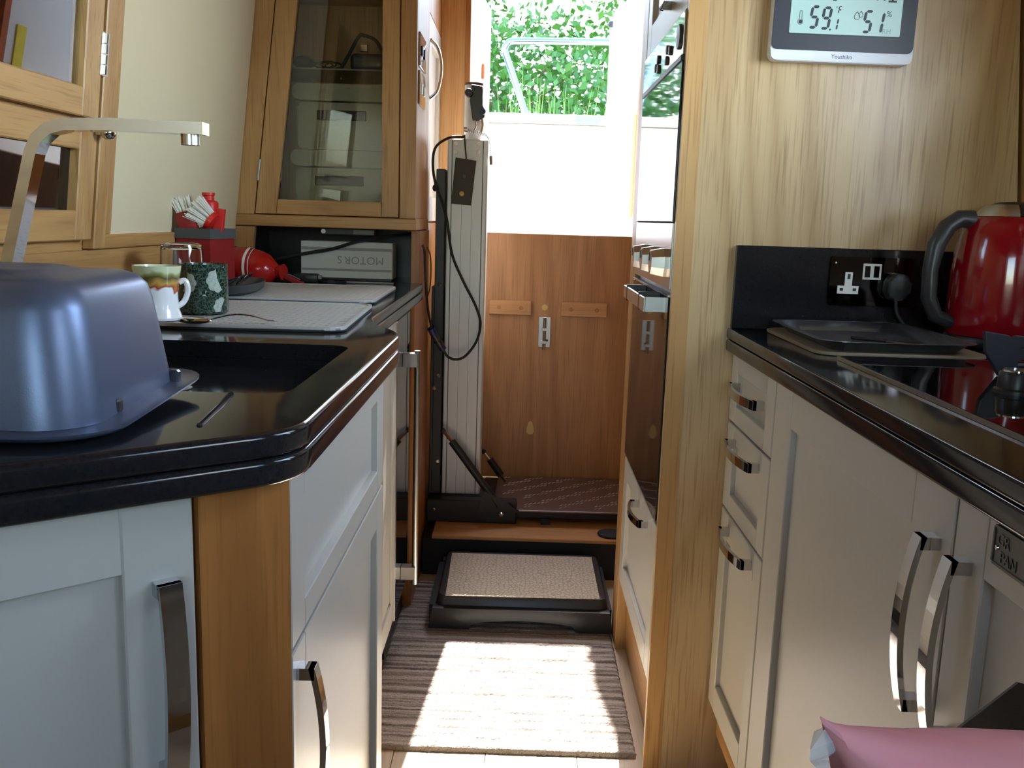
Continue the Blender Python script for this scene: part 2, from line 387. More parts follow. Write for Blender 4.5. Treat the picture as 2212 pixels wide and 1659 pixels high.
for i in range(4): hg.tube([LW((0.024, 1.631, 1.300 + i * 0.017)), LW((0.024, 1.631, 1.315 + i * 0.017))], 0.0045, 8)
hg.box(0.020, 0.0235, 1.618, 1.646, 1.298, 1.368, T=LW).build('hinge', STEEL, dh, True)
MB().tube([LW((0.020, 1.618, 1.203)), LW((0.034, 1.618, 1.203))], 0.005, 8).ell(LW((0.044, 1.618, 1.203)), (0.012, 0.016, 0.012)).build('knob', CHROME, dh, True)
# added boards and pale sheet behind the upper pane, standing in for its reflection
for i, (y0, y1, n1) in enumerate(((1.640, 1.668, -0.094), (1.6685, 1.702, -0.086), (1.7025, 1.732, -0.078), (1.7325, 1.79, -0.066))):
    MB().box(-0.112, n1, y0, y1, 1.20, 1.90, 0.002, T=LW).build('reflected_strip', (OZ, OXD, OH, OZ)[i], dh)
for i, (y0, y1) in enumerate(((1.615, 1.650), (1.6505, 1.690), (1.6905, 1.735), (1.7355, 1.775))):
    MB().box(-0.065, -0.045 + 0.004 * i, y0, y1, 1.20, 1.350 - 0.006 * i, 0.003, T=LW).build('reflected_block', (OXD, OZ, OH, OXD)[i], dh)
MB().box(-0.112, -0.088, 1.592, 1.639, 1.20, 1.90, 0.003, T=LW).box(-0.112, -0.088, 1.25, 1.5915, 1.20, 1.330, 0.003, T=LW).build('reflected_frame', BULK, dh)
MB().box(-0.090, -0.086, 1.583, 1.5925, 1.325, 1.90, T=LW).build('reflected_dark_line', GREYC, dh)
MB().box(-0.110, -0.104, 1.25, 1.5915, 1.3305, 1.90, T=LW).build('reflected_pane', LINOUT, dh)

# ------------------------------------------------------------------ left worktop with sink
def slab(outer, inner, z0, z1, bev):
    b = MB(); bm = b.bm
    def loop(pts, z): 
        vs = [bm.verts.new((p[0], p[1], z)) for p in pts]
        return vs, [bm.edges.new((vs[i], vs[(i + 1) % len(vs)])) for i in range(len(vs))]
    def ring_side(pa, za, pb, zb):
        n = len(pa)
        va = [bm.verts.new((p[0], p[1], za)) for p in pa]; vb = [bm.verts.new((p[0], p[1], zb)) for p in pb]
        for i in range(n): bm.faces.new((va[i], va[(i + 1) % n], vb[(i + 1) % n], vb[i]))
    def inset(pts, d):
        out = []; n = len(pts); A = sum(pts[i][0] * pts[(i + 1) % n][1] - pts[(i + 1) % n][0] * pts[i][1] for i in range(n)); sg = 1 if A > 0 else -1
        for i in range(n):
            a, c, e = Vector(pts[i - 1]), Vector(pts[i]), Vector(pts[(i + 1) % n])
            t = ((c - a).normalized() + (e - c).normalized()).normalized(); out.append((c.x - t.y * d * sg, c.y + t.x * d * sg))
        return out
    oi = inset(outer, bev); ii = [] if not inner else inner
    for z, pts in ((z1, oi), (z0, oi)):
        _, e = loop(pts, z)
        if ii: e = e + loop(ii, z)[1]
        bmesh.ops.triangle_fill(bm, use_beauty=True, use_dissolve=False, edges=e)
    k = 4; prev = (oi, z1)
    seq = [(inset(outer, bev * (1 - math.sin(math.pi / 2 * i / k))), z1 - bev * (1 - math.cos(math.pi / 2 * i / k))) for i in range(1, k + 1)]
    seq += [(inset(outer, bev * (1 - math.cos(math.pi / 2 * i / k))), z0 + bev * (1 - math.sin(math.pi / 2 * i / k))) for i in range(0, k + 1)]
    for q in seq: ring_side(prev[0], prev[1], q[0], q[1]); prev = q
    if ii: ring_side(ii, z0, ii, z1)
    bmesh.ops.remove_doubles(bm, verts=bm.verts, dist=1e-5)
    return b
WT = 0.899
L_OUT = smooth_poly([(-0.182, 0.765), (-0.182, 1.445), (-0.262, 1.60), (-0.266, 2.548), (-0.772, 2.548), (-0.772, 0.32), (-0.745, 0.325)],
                    [0.040, 0.05, 0.07, 0, 0, 0, 0])
HOLE = rrect(-0.60, -0.232, 0.915, 1.28, 0.03)
wtl = thing('sink_worktop', 'polished black stone worktop with inset sink, below the white board', 'worktop', (-0.5, 1.4, 0.852))
slab(L_OUT, HOLE, 0.8765, WT, 0.006).build('slab', STONE, wtl, True)
slab(L_OUT, HOLE, 0.852, 0.876, 0.006).build('edge_strip', STONE, wtl, True)
MB().box(-0.602, -0.230, 0.913, 1.282, 0.858, 0.864).build('sink_floor', STONE, wtl)
MB().lathe([(0.001, 0.8642), (0.024, 0.8642), (0.026, 0.8662), (0.022, 0.8655), (0.001, 0.865)], (-0.42, 1.10, 0), 20).build('sink_drain', STEEL, wtl, True)
MB().tube([(-0.285, 0.906, WT + 0.0005), (-0.277, 0.85, WT + 0.0008), (-0.268, 0.765, WT + 0.0002)], 0.0028, 8).build('drainer_bead', STONE, wtl, True)

# angled end cabinet below the worktop
ca = thing('angled_cabinet', 'cream end cupboard set at an angle under the sink worktop, beside the oak corner post', 'cabinet', (-0.45, 0.75, 0))
U = Vector((-0.110, -0.097, 0)).normalized()                 # runs left and towards the viewer along the door
A0 = Vector((-0.2625, 0.7325, 0.0))
TA = frame4(A0 + Vector((0, 0, 0.17)), -U, (0, 0, 1))        # local x points right; so door lies at negative x
DW = 0.40
TAd = TA @ Matrix.Translation((-DW - 0.002, 0, -0.0185))
dr = shaker(TAd, DW, 0.680, 0.058, 'door', CREAM, ca, th=0.0185)
bow_handle(TAd @ Matrix.Translation((DW - 0.026, 0.526, 0.0185)), 0.172, dr, wd=0.019, h=0.026)
MB().prism([tuple((A0 + U * 0.003)[:2]), tuple((A0 + U * (DW + 0.004))[:2]), (-0.70, 0.50), (-0.70, 0.90), (-0.235, 0.90)], 0.12, 0.85, T=None).map(
    lambda c: c + Vector((-0.012, 0.016, 0)) if c.y < 0.80 else c).build('carcass', OZ, ca)
pn = Vector((-U.y, U.x, 0))                                   # into the cabinet
post = [(-0.2015, 0.795), (-0.2015, 0.83), (-0.25, 0.80)]
MB().prism([(-0.2005, 0.7985), (-0.2605, 0.7345), (-0.2815, 0.757), (-0.243, 0.7985)], 0.0, 0.850, 0.003).build('corner_post', OC, ca)

# sink cabinet, drawer front over door, faces the aisle
cs = thing('sink_cabinet', 'cream sink cupboard with one wide drawer front above a door, facing the step', 'cabinet', (-0.4, 1.1, 0))
MB().box(-0.77, -0.222, 0.905, 1.405, 0.10, 0.850).build('carcass', OY, cs)
TS = frame4((-0.2215, 0.8005, 0.0), (0, 1, 0), (0, 0, 1))
shaker(TS @ Matrix.Translation((0, 0.6795, 0)), 0.568, 0.165, 0.052, 'drawer_front', CREAM, cs, rail=0.030, th=0.0215)
ds = shaker(TS @ Matrix.Translation((0, 0.17, 0)), 0.568, 0.504, 0.052, 'door', CREAM, cs, th=0.0215)
bow_handle(TS @ Matrix.Translation((0.021, 0.57, 0.0215)), 0.17, ds, wd=0.016, h=0.028)
MB().box(-0.240, -0.205, 1.3705, 1.405, 0.0, 0.850, 0.001).build('end_strip', OZ, cs)
MB().box(-0.30, -0.25, 0.84, 1.40, 0.0, 0.10).build('plinth', OY, cs)

# integrated appliance with a plain cream door
cd = thing('appliance_cupboard', 'narrow plain cream door panel between sink cupboard and steel-handled cooler', 'cabinet', (-0.4, 1.8, 0))
MB().box(-0.77, -0.292, 1.41, 2.085, 0.10, 0.850).build('carcass', OY, cd)
shaker(frame4((-0.291, 1.44, 0.135), (0, 1, 0), (0, 0, 1)), 0.640, 0.712, 0.055, 'door', CREAM, cd, th=0.016, rec=0.005)
MB().box(-0.34, -0.31, 1.41, 2.085, 0.0, 0.10).build('plinth', OY, cd)
wc = thing('wine_cooler', 'slim black glass cooler with a tall brushed steel bar handle', 'cooler', (-0.4, 2.25, 0))
MB().box(-0.77, -0.300, 2.088, 2.425, 0.02, 0.845).build('body', BLACKP, wc)
d = MB().box(-0.299, -0.281, 2.098, 2.420, 0.115, 0.84, 0.002).build('glass_door', BGLASS, wc)
MB().box(-0.2815, -0.277, 2.098, 2.118, 0.115, 0.84, 0.001).build('steel_edge', STEEL, d)
MB().tube([(-0.246, 2.250, 0.150), (-0.246, 2.250, 0.755)], 0.0075, 12).build('bar_handle', STEEL, wc, True)
for z in (0.715, 0.165): MB().box(-0.281, -0.244, 2.236, 2.264, z, z + 0.034, 0.001).build('handle_mount', STEEL, wc)

# niche end panel and wardrobe run
ne = thing('niche_unit', 'oak end panel and black-backed niche under the glazed cupboard', 'cabinet', (-0.5, 2.65, 0))
MB().box(-0.300, -0.275, 2.43, 2.548, 0, 0.850, 0.001).box(-0.300, -0.277, 2.55, 2.81, 0, 1.040, 0.001).build('end_panel', OC, ne)
MB().box(-0.76, -0.301, 2.790, 2.81, 0.86, 1.040).build('back_panel', BLACKP, ne)
MB().box(-0.765, -0.752, 2.552, 2.789, 0.86, 1.040).build('side_panel', BLACKP, ne)
MB().box(-0.751, -0.302, 2.551, 2.788, 0.870, WT).build('niche_floor', STONE, ne)
MB().prism([(-0.780, WT + 0.0005), (-0.727, WT + 0.0005), (-0.712, 1.040), (-0.764, 1.040)], 0, 0.018, T=frame4((0, 2.517, 0), (1, 0, 0), (0, 0, 1))).build('stile', OZ, ne)
MB().box(-0.78, -0.304, 2.43, 2.81, 0.02, 0.848).build('carcass', OY, ne)

# ------------------------------------------------------------------ glazed wall cupboard
TF = frame4((0, 2.52, 0), (1, 0, 0), (0, 0, 1))              # u = X, v = Z, n towards the viewer
lx = lambda z, x0, z0=1.07: x0 + 0.116 * (z - z0)
gc = thing('glazed_cupboard', 'oak wall cupboard with leaning glazed door above the worktop niche', 'cabinet', (-0.5, 2.65, 1.042))
ZT = 1.93
MB().box(-0.300, -0.284, 2.5215, 2.81, 1.0725, ZT, 0.001).build('side_panel', OZ, gc)
MB().box(-0.745, -0.302, 2.795, 2.81, 1.0725, ZT).build('back_panel', OZ, gc)
MB().prism([(lx(1.07, -0.765), 1.0725), (lx(1.07, -0.765) + 0.014, 1.0725), (lx(ZT, -0.765) + 0.014, ZT), (lx(ZT, -0.765), ZT)], -0.27, -0.002, T=TF).build('wall_side', OZ, gc)
MB().box(-0.762, -0.281, 2.49, 2.81, 1.042, 1.072, 0.002).build('base_board', OX, gc)
MB().prism([(lx(1.07, -0.770), 1.0725), (lx(1.07, -0.714), 1.0725), (lx(ZT, -0.714), ZT), (lx(ZT, -0.770), ZT)], 0, 0.02, 0.001, T=TF).build('stile', OZ, gc)
MB().prism([(-0.326, 1.0725), (-0.284, 1.0725), (-0.284, ZT), (-0.326, ZT)], 0, 0.02, 0.001, T=TF).build('stile', OZ, gc)
z0, z1 = 1.0745, 1.86
dd = MB().prism([(lx(z0, -0.711), z0), (lx(z0, -0.656), z0), (lx(z1, -0.656), z1), (lx(z1, -0.711), z1)], 0.001, 0.021, 0.0015, T=TF).build('door', OZ, gc)
MB().prism([(-0.374, z0), (-0.329, z0), (-0.329, z1), (-0.374, z1)], 0.001, 0.021, 0.0015, T=TF).build('door_stile', OZ, dd)
MB().prism([(lx(z0, -0.655), z0), (-0.375, z0), (-0.375, 1.113), (lx(1.113, -0.655), 1.113)], 0.001, 0.0205, 0.0015, T=TF).build('door_rail', OX, dd)
MB().prism([(lx(1.82, -0.655), 1.82), (-0.375, 1.82), (-0.375, z1), (lx(z1, -0.655), z1)], 0.001, 0.0205, 0.0015, T=TF).build('door_rail', OX, dd)
MB().prism([(lx(1.113, -0.655), 1.113), (-0.375, 1.113), (-0.375, 1.82), (lx(1.82, -0.655), 1.82)], 0.006, 0.009, T=TF).build('door_pane', PANE, dd)
MB().tube([(-0.7015, 2.499, 1.16), (-0.695, 2.499, 1.215)], 0.004, 8).build('hinge', STEEL, dd, True)
MB().box(-0.712, -0.302, 2.55, 2.793, 1.4535, 1.4575).build('shelf', mat('shelf_glass', srgb(120, 116, 104), 0.2), gc)
MB().box(-0.690, -0.302, 2.55, 2.793, 1.665, 1.675).build('shelf', OX, gc)
for i, (bx0, bz0, hh) in enumerate(((-0.628, 1.0725, 0.176), (-0.622, 1.2495, 0.170))):
    bn = thing('storage_bin', ('lower' if i == 0 else 'upper') + ' beige felt storage bin with folded lid and dark strap, stacked behind the cupboard glass', 'bin', (-0.5, 2.66, bz0), 'felt bins in the glazed cupboard')
    x1 = -0.375 + 0.02; zl = bz0 + hh - 0.048
    MB().prism(rrect(bx0 + 0.012, x1, bz0, zl, 0.012), 2.56, 2.77, 0.004, T=Matrix(((1, 0, 0, 0), (0, 0, 1, 0), (0, 1, 0, 0), (0, 0, 0, 1)))).build('body', BIN, bn, True)
    lid = rrect(bx0, x1 + 0.012, zl + 0.004, bz0 + hh - 0.001, 0.018); 
    MB().prism(lid, 2.552, 2.775, 0.003, T=Matrix(((1, 0, 0, 0), (0, 0, 1, 0), (0, 1, 0, 0), (0, 0, 0, 1)))).build('lid', BIN, bn, True)
    MB().box(bx0 + 0.065, bx0 + 0.197, 2.5555, 2.561, zl - 0.046, zl - 0.020, 0.002).build('strap', BINS, bn)
# things on the cupboard shelf
SZ = 1.4575
MB().ell((-0.600, 2.60, SZ + 0.019), (0.030, 0.030, 0.019)).box(-0.622, -0.580, 2.595, 2.62, SZ, SZ + 0.012, 0.004).build('black_pouch', BLACKP, None, True)
tag(bpy.data.objects['black_pouch'], 'small slumped black pouch on the shelf behind the cupboard glass', 'pouch')
cc = MB()
for r_, dx, dz in ((0.024, 0, 0.0), (0.020, 0.012, 0.003), (0.022, 0.024, 0.001)):
    cc.tube([(-0.545 + dx + r_ * math.cos(a * 0.35), 2.59 + dx * 0.5 + 0.008 * math.sin(a * 0.35), SZ + 0.004 + dz + 0.017 * (1 + math.sin(a * 0.35)) * 0.55) for a in range(19)], 0.0025, 6)
tag(cc.build('cable_coil', RUBBER, None, True), 'thin coiled black cable on the shelf behind the cupboard glass', 'cable')
bg_ = thing('camera_bag', 'black bag with a looped carry strap on the cupboard shelf', 'bag', (-0.43, 2.63, SZ))
MB().box(-0.475, -0.378, 2.585, 2.68, SZ, SZ + 0.048, 0.014, 3).build('body', BLACKS, bg_, True)
MB().tube([(-0.500, 2.59, SZ + 0.004), (-0.478, 2.588, SZ + 0.04), (-0.450, 2.585, SZ + 0.088), (-0.436, 2.59, SZ + 0.092), (-0.405, 2.60, SZ + 0.080), (-0.385, 2.62, SZ + 0.04)], 0.005, 8, 2).build('strap', BLACKM, bg_, True)
MB().box(-0.446, -0.424, 2.574, 2.5855, SZ + 0.048, SZ + 0.068, 0.002).build('buckle', CHROME, bg_)
# switch plates on the side of the cupboard
for i, (y0, y1, za, zb, lb) in enumerate(((2.53, 2.676, 1.468, 1.554, 'upper polished chrome double switch plate on the side of the glazed cupboard'), (2.53, 2.676, 1.372, 1.458, 'lower polished chrome socket plate on the side of the glazed cupboard'))):
    sp = thing('switch_plate', lb, 'switch', (-0.284, (y0 + y1) / 2, za), 'chrome plates on the cupboard side')
    MB().box(-0.2838, -0.2795, y0, y1, za, zb, 0.0015).build('plate', CHROME, sp)
    for yy in (y0 + 0.043, y1 - 0.043): MB().box(-0.2795, -0.2765, yy - 0.010, yy + 0.010, za + 0.03, zb - 0.03, 0.001).build('rocker', BLACKP if i == 0 else STEEL, sp)
# wardrobe by the rear doorway
wd = thing('wardrobe', 'tall oak-framed wardrobe with a cream upper door and curved handle, beside the rear doorway', 'wardrobe', (-0.5, 3.0, 0))
MB().box(-0.78, -0.304, 2.8125, 3.2185, 0.0, 1.93).build('carcass', OZ, wd)
MB().box(-0.3035, -0.286, 2.8125, 3.2185, 0.0, 1.060, 0.001).build('lower_panel', OH, wd)
MB().box(-0.3035, -0.286, 2.8125, 3.2185, 1.665, 1.93, 0.001).build('top_panel', OH, wd)
wdd = shaker(frame4((-0.3035, 2.815, 1.066), (0, 1, 0), (0, 0, 1)), 0.400, 0.595, 0.075, 'door', CREAM2, wd, th=0.018)
MB().tube([(-0.2855, 2.85, 1.425), (-0.262, 2.85, 1.45), (-0.252, 2.85, 1.51), (-0.262, 2.85, 1.565), (-0.2855, 2.85, 1.592)], 0.005, 8, 2).build('handle', CHROME, wdd, True)

# ------------------------------------------------------------------ things on the left worktop
MATZ = WT + 0.0005
def drain_mat(label, cx, cy, wx, wy, rot):
    t = thing('draining_mat', label, 'mat', (cx, cy, MATZ), 'grey silicone draining mats')
    t.rotation_euler = (0, 0, rot); bm_ = []
    sheet = MB().prism(rrect(-wx / 2, wx / 2, -wy / 2, wy / 2, 0.03), 0, 0.004, 0.001)
    o = sheet.bm; me = bpy.data.meshes.new('sheet')
    def put(b, name, m):
        me = bpy.data.meshes.new(name); bmesh.ops.recalc_face_normals(b.bm, faces=b.bm.faces); b.bm.to_mesh(me); b.bm.free(); me.materials.append(m)
        q = bpy.data.objects.new(name, me); COL.objects.link(q); q.parent = t; return q
    put(sheet, 'sheet', PIT)
    # raised rim
    r = MB(); outer = rrect(-wx / 2, wx / 2, -wy / 2, wy / 2, 0.03); inn = rrect(-wx / 2 + 0.006, wx / 2 - 0.006, -wy / 2 + 0.006, wy / 2 - 0.006, 0.025)
    r.loft([[(p[0], p[1], 0.003) for p in outer], [(p[0], p[1], 0.0085) for p in outer], [(p[0], p[1], 0.0085) for p in inn], [(p[0], p[1], 0.005) for p in inn]], True, False)
    put(r, 'rim', SILIC)
    # perforated top: grid of bars leaving square pits open over the darker sheet
    g = MB(); pit = 0.0065; step = 0.0125
    nx = int((wx - 0.03) / step); ny = int((wy - 0.03) / step)
    xs = []; x = -nx * step / 2
    for i in range(nx): xs += [x, x + step - pit]; x += step
    xs.append(x); ys = []; y = -ny * step / 2
    for i in range(ny): ys += [y, y + step - pit]; y += step
    ys.append(y)
    xs[0] = -wx / 2 + 0.005; xs[-1] = wx / 2 - 0.005; ys[0] = -wy / 2 + 0.005; ys[-1] = wy / 2 - 0.005
    V = {}; bm = g.bm
    def vv(i, j):
        if (i, j) not in V: V[(i, j)] = bm.verts.new((xs[i], ys[j], 0.0065))
        return V[(i, j)]
    for i in range(len(xs) - 1):
        for j in range(len(ys) - 1):
            hole = (i % 2 == 1) and (j % 2 == 1) and ((i // 2 + j // 2) % 2 == 0)
            if not hole: bm.faces.new((vv(i, j), vv(i + 1, j), vv(i + 1, j + 1), vv(i, j + 1)))
    e = bmesh.ops.extrude_face_region(bm, geom=list(bm.faces)); bmesh.ops.translate(bm, vec=(0, 0, -0.002), verts=[v for v in e['geom'] if isinstance(v, bmesh.types.BMVert)])
    put(g, 'perforated_top', SILIC)
    return t
drain_mat('grey perforated silicone draining mat next to the sink, under the mugs', -0.487, 1.606, 0.42, 0.405, math.radians(2.5))
drain_mat('grey perforated silicone draining mat next to the niche, under the oval dish', -0.500, 2.085, 0.40, 0.410, math.radians(1.0))
MT = MATZ + 0.0088

def mug(label, c, prof, wall, m, handle_dir, hr, extra=None):
    t = thing('mug', label, 'mug', c)
    inner = [(r - wall, h) for r, h in prof[::-1]]; inner = [(r, max(h, wall)) for r, h in inner]
    MB().lathe([(0.001, 0)] + prof + inner + [(0.001, wall)], c, 40, cap=False).build('body', m, t, True)
    h = Vector(handle_dir).normalized(); z0, z1, ro = hr
    R = prof[0][0]; r0 = [p for p in prof if p[1] >= z0][0][0]; r1 = [p for p in prof if p[1] >= z1][0][0]
    C = Vector(c)
    pts = [C + h * (r1 - 0.001) + Vector((0, 0, z1)), C + h * (r1 + ro * 0.7) + Vector((0, 0, z1 + 0.002)), C + h * (max(r0, r1) + ro) + Vector((0, 0, (z0 + z1) / 2 + 0.006)), C + h * (r0 + ro * 0.75) + Vector((0, 0, z0 + 0.008)), C + h * (r0 - 0.001) + Vector((0, 0, z0))]
    MB().tube(pts, 0.0045, 8, 2).build('handle', m if extra is None else extra, t, True)
    return t
def floral(name, base, leaf, bloom, vein, scale, thr):
    m = bpy.data.materials.new(name); m.use_nodes = True; n = m.node_tree; b = n.nodes['Principled BSDF']; b.inputs['Roughness'].default_value = 0.15
    tc0 = n.nodes.new('ShaderNodeTexCoord'); dn = n.nodes.new('ShaderNodeTexNoise'); dn.inputs['Scale'].default_value = 90; n.links.new(tc0.outputs['Object'], dn.inputs['Vector'])
    va = n.nodes.new('ShaderNodeVectorMath'); va.operation = 'MULTIPLY_ADD'; va.inputs[1].default_value = (0.02, 0.02, 0.02); n.links.new(dn.outputs['Color'], va.inputs[0]); n.links.new(tc0.outputs['Object'], va.inputs[2])
    class _T: outputs = {'Object': va.outputs[0]}
    tc = _T
    v1 = n.nodes.new('ShaderNodeTexVoronoi'); v1.inputs['Scale'].default_value = scale; n.links.new(tc.outputs['Object'], v1.inputs['Vector'])
    v2 = n.nodes.new('ShaderNodeTexVoronoi'); v2.inputs['Scale'].default_value = scale * 3.2; v2.feature = 'DISTANCE_TO_EDGE'; n.links.new(tc.outputs['Object'], v2.inputs['Vector'])
    r1 = n.nodes.new('ShaderNodeMapRange'); r1.inputs[1].default_value = thr; r1.inputs[2].default_value = thr - 0.05; n.links.new(v1.outputs['Distance'], r1.inputs[0])
    r2 = n.nodes.new('ShaderNodeMapRange'); r2.inputs[1].default_value = 0.05; r2.inputs[2].default_value = 0.12; n.links.new(v2.outputs['Distance'], r2.inputs[0])
    m1 = n.nodes.new('ShaderNodeMix'); m1.data_type = 'RGBA'; m1.inputs[6].default_value = leaf; m1.inputs[7].default_value = base; n.links.new(r2.outputs[0], m1.inputs[0])
    m3 = n.nodes.new('ShaderNodeMix'); m3.data_type = 'RGBA'; m3.inputs[6].default_value = vein; m3.inputs[7].default_value = bloom; n.links.new(r2.outputs[0], m3.inputs[0])
    m2 = n.nodes.new('ShaderNodeMix'); m2.data_type = 'RGBA'; n.links.new(r1.outputs[0], m2.inputs[0]); n.links.new(m1.outputs[2], m2.inputs[6]); n.links.new(m3.outputs[2], m2.inputs[7])
    n.links.new(m2.outputs[2], b.inputs['Base Color']); return m
GREENF = floral('green_leaf_print', srgb(28, 44, 38), srgb(74, 92, 78), srgb(176, 186, 170), srgb(120, 134, 118), 44, 0.10)
g_mug = mug('straight dark green mug printed with pale flowers, on the draining mat', (-0.535, 1.565, MT), [(0.038, 0.0), (0.0405, 0.003), (0.0405, 0.045), (0.0405, 0.079), (0.041, 0.082)], 0.003, GREENF, (-0.8, 0.6, 0), (0.018, 0.066, 0.022))
fpm = mat('pale_petal_print', srgb(186, 194, 182), 0.2, noise=(300, 0.2, 2, srgb(150, 160, 148)))
for k_, (da, zc_, R_, rot_) in enumerate(((34, 0.056, 0.020, 200), (44, 0.012, 0.016, 160), (-40, 0.052, 0.018, -20))):
    th0 = math.atan2(-1.565, 0.535) + math.radians(da); Rm = 0.0409; pts_ = []
    for i in range(41):
        a_ = math.radians(rot_ - 100 + 200 * i / 40); r_ = R_ * (0.86 + 0.14 * abs(math.cos(a_ * 4.0))); pts_.append((r_ * math.cos(a_), r_ * math.sin(a_)))
    rings_ = []
    for f_ in (0.02, 0.35, 0.7, 1.0):
        rings_.append([(-0.535 + Rm * math.cos(th0 + p[0] * f_ / Rm), 1.565 + Rm * math.sin(th0 + p[0] * f_ / Rm), MT + min(0.079, max(0.004, zc_ + p[1] * f_))) for p in pts_])
    MB().loft(rings_, False, False).build('flower_print', fpm, g_mug)
def banded():
    m = bpy.data.materials.new('fruit_print_porcelain'); m.use_nodes = True; n = m.node_tree; b = n.nodes['Principled BSDF']; b.inputs['Roughness'].default_value = 0.12
    tc = n.nodes.new('ShaderNodeTexCoord'); sp = n.nodes.new('ShaderNodeSeparateXYZ'); n.links.new(tc.outputs['Object'], sp.inputs[0])
    no = n.nodes.new('ShaderNodeTexNoise'); no.inputs['Scale'].default_value = 28; n.links.new(tc.outputs['Object'], no.inputs['Vector'])
    ad = n.nodes.new('ShaderNodeMath'); ad.operation = 'MULTIPLY_ADD'; ad.inputs[1].default_value = 0.05; n.links.new(no.outputs['Fac'], ad.inputs[0]); n.links.new(sp.outputs[2], ad.inputs[2])
    r = n.nodes.new('ShaderNodeValToRGB'); mr = n.nodes.new('ShaderNodeMapRange'); mr.inputs[1].default_value = 0.02; mr.inputs[2].default_value = 0.115; n.links.new(ad.outputs[0], mr.inputs[0]); n.links.new(mr.outputs[0], r.inputs[0])
    els = r.color_ramp.elements; els[0].position = 0.0; els[0].color = srgb(236, 238, 238); els[1].position = 1.0; els[1].color = srgb(210, 214, 176)
    for p_, c_ in ((0.52, (236, 238, 238)), (0.55, (170, 60, 40)), (0.62, (196, 160, 80)), (0.72, (96, 84, 52)), (0.80, (150, 160, 96)), (0.86, (206, 212, 176))):
        e = els.new(p_); e.color = srgb(*c_)
    n.links.new(r.outputs[0], b.inputs['Base Color']); return m
FRUIT = banded()
mug('waisted white mug with a painted fruit band, beside the upturned pot', (-0.566, 1.445, MT), [(0.034, 0.0), (0.036, 0.004), (0.031, 0.018), (0.030, 0.040), (0.033, 0.060), (0.035, 0.074), (0.0365, 0.084)], 0.003, FRUIT, (0.9, 0.35, 0), (0.020, 0.058, 0.012), PORCELAIN)
tb = MB().lathe([(0.030, 0.108), (0.037, 0.105), (0.0385, 0.098), (0.044, 0.0), (0.042, 0.0), (0.0365, 0.095), (0.030, 0.099), (0.001, 0.099)], (-0.652, 1.79, MT), 32, cap=False)
tb.lathe([(0.001, 0.108), (0.030, 0.108)], (-0.652, 1.79, MT), 32, cap=False)
tag(tb.build('glass_tumbler', GLASS, None, True), 'clear glass tumbler turned upside down behind the dark green mug', 'glass')

# washing-up caddy with brushes and bottle
ang = math.radians(10)
Fc = Vector((-0.670, 2.010, MATZ)); e1 = Vector((-0.082, 0.020, 0)); e2 = Vector((0.022, 0.105, 0))
cw = thing('sink_caddy', 'square red plastic caddy with a dark grey collar holding brushes', 'caddy', tuple(Fc + (e1 + e2) / 2))
def quadprism(b, sc, z0, z1, hole=None):
    c = Fc + (e1 + e2) / 2; pts = [c + (a * e1 + d_ * e2) * 0.5 * sc for a, d_ in ((-1, -1), (1, -1), (1, 1), (-1, 1))]
    if hole is None: return b.prism([(p.x, p.y) for p in pts], z0, z1, 0.002)
    q = [c + (a * e1 + d_ * e2) * 0.5 * hole for a, d_ in ((-1, -1), (1, -1), (1, 1), (-1, 1))]
    R = lambda ps, z: [(p.x, p.y, z) for p in ps]
    b.loft([R(pts, z0), R(pts, z1), R(q, z1), R(q, z0), R(pts, z0)], True, False); return b
quadprism(MB(), 0.97, MATZ, MATZ + 0.128, 0.92).build('body', RED, cw)
quadprism(MB(), 0.93, MATZ, MATZ + 0.004).build('base', RED, cw)
quadprism(MB(), 1.03, MATZ + 0.118, MATZ + 0.140, 0.90).build('collar', GREYC, cw)
CT = MATZ + 0.14
b1 = thing('dish_brush', 'wide red dish brush leaning left in the red caddy, bristles pointing up', 'brush', (-0.70, 2.05, MATZ + 0.006))
MB().tube([(-0.705, 2.055, MATZ + 0.006), (-0.722, 2.050, MATZ + 0.10), (-0.730, 2.04, CT + 0.004)], 0.006, 8).build('handle', RED, b1, True)
M1 = Matrix.Translation((-0.728, 2.035, CT + 0.020)) @ Matrix.Rotation(math.radians(-13), 4, 'Y')
MB().box(-0.021, 0.021, -0.010, 0.010, -0.030, 0.016, 0.006, 2, T=M1).build('head', RED, b1, True)
br = MB()
for i in range(60):
    x, y = random.uniform(-0.017, 0.017), random.uniform(-0.007, 0.007); tx = x * 1.25 - 0.004 + random.uniform(-.002, .002)
    br.tube([tuple(M1 @ Vector((x, y, 0.015))), tuple(M1 @ Vector((tx, y * 1.2, 0.046 + random.uniform(-0.004, 0.003))))], 0.0011, 4)
tag(br.build('bristles', BRISTLE, b1), None, None, None, 'stuff')
b2 = thing('round_brush', 'round brush with a fan of long white bristles and red head, in the red caddy', 'brush', (-0.70, 2.07, MATZ + 0.006))
MB().tube([(-0.700, 2.07, MATZ + 0.006), (-0.694, 2.065, CT - 0.01), (-0.682, 2.05, CT + 0.02)], 0.006, 8).build('handle', REDB, b2, True)
M2 = Matrix.Translation((-0.682, 2.045, CT + 0.018)) @ Matrix.Rotation(math.radians(-55), 4, 'Y')
MB().lathe([(0.001, -0.012), (0.020, -0.010), (0.022, 0.0), (0.001, 0.004)], (0, 0, 0), 20).map(lambda c: M2 @ c).build('head', REDB, b2, True)
br = MB()
for i in range(170):
    a = random.uniform(0, 6.283); r_ = 0.020 * math.sqrt(random.random()); p0 = Vector((r_ * math.cos(a), r_ * math.sin(a), 0)); p1 = Vector((p0.x * 1.75, p0.y * 1.75, 0.042 + random.uniform(-0.004, 0.003)))
    br.tube([tuple(M2 @ p0), tuple(M2 @ p1)], 0.0011, 4)
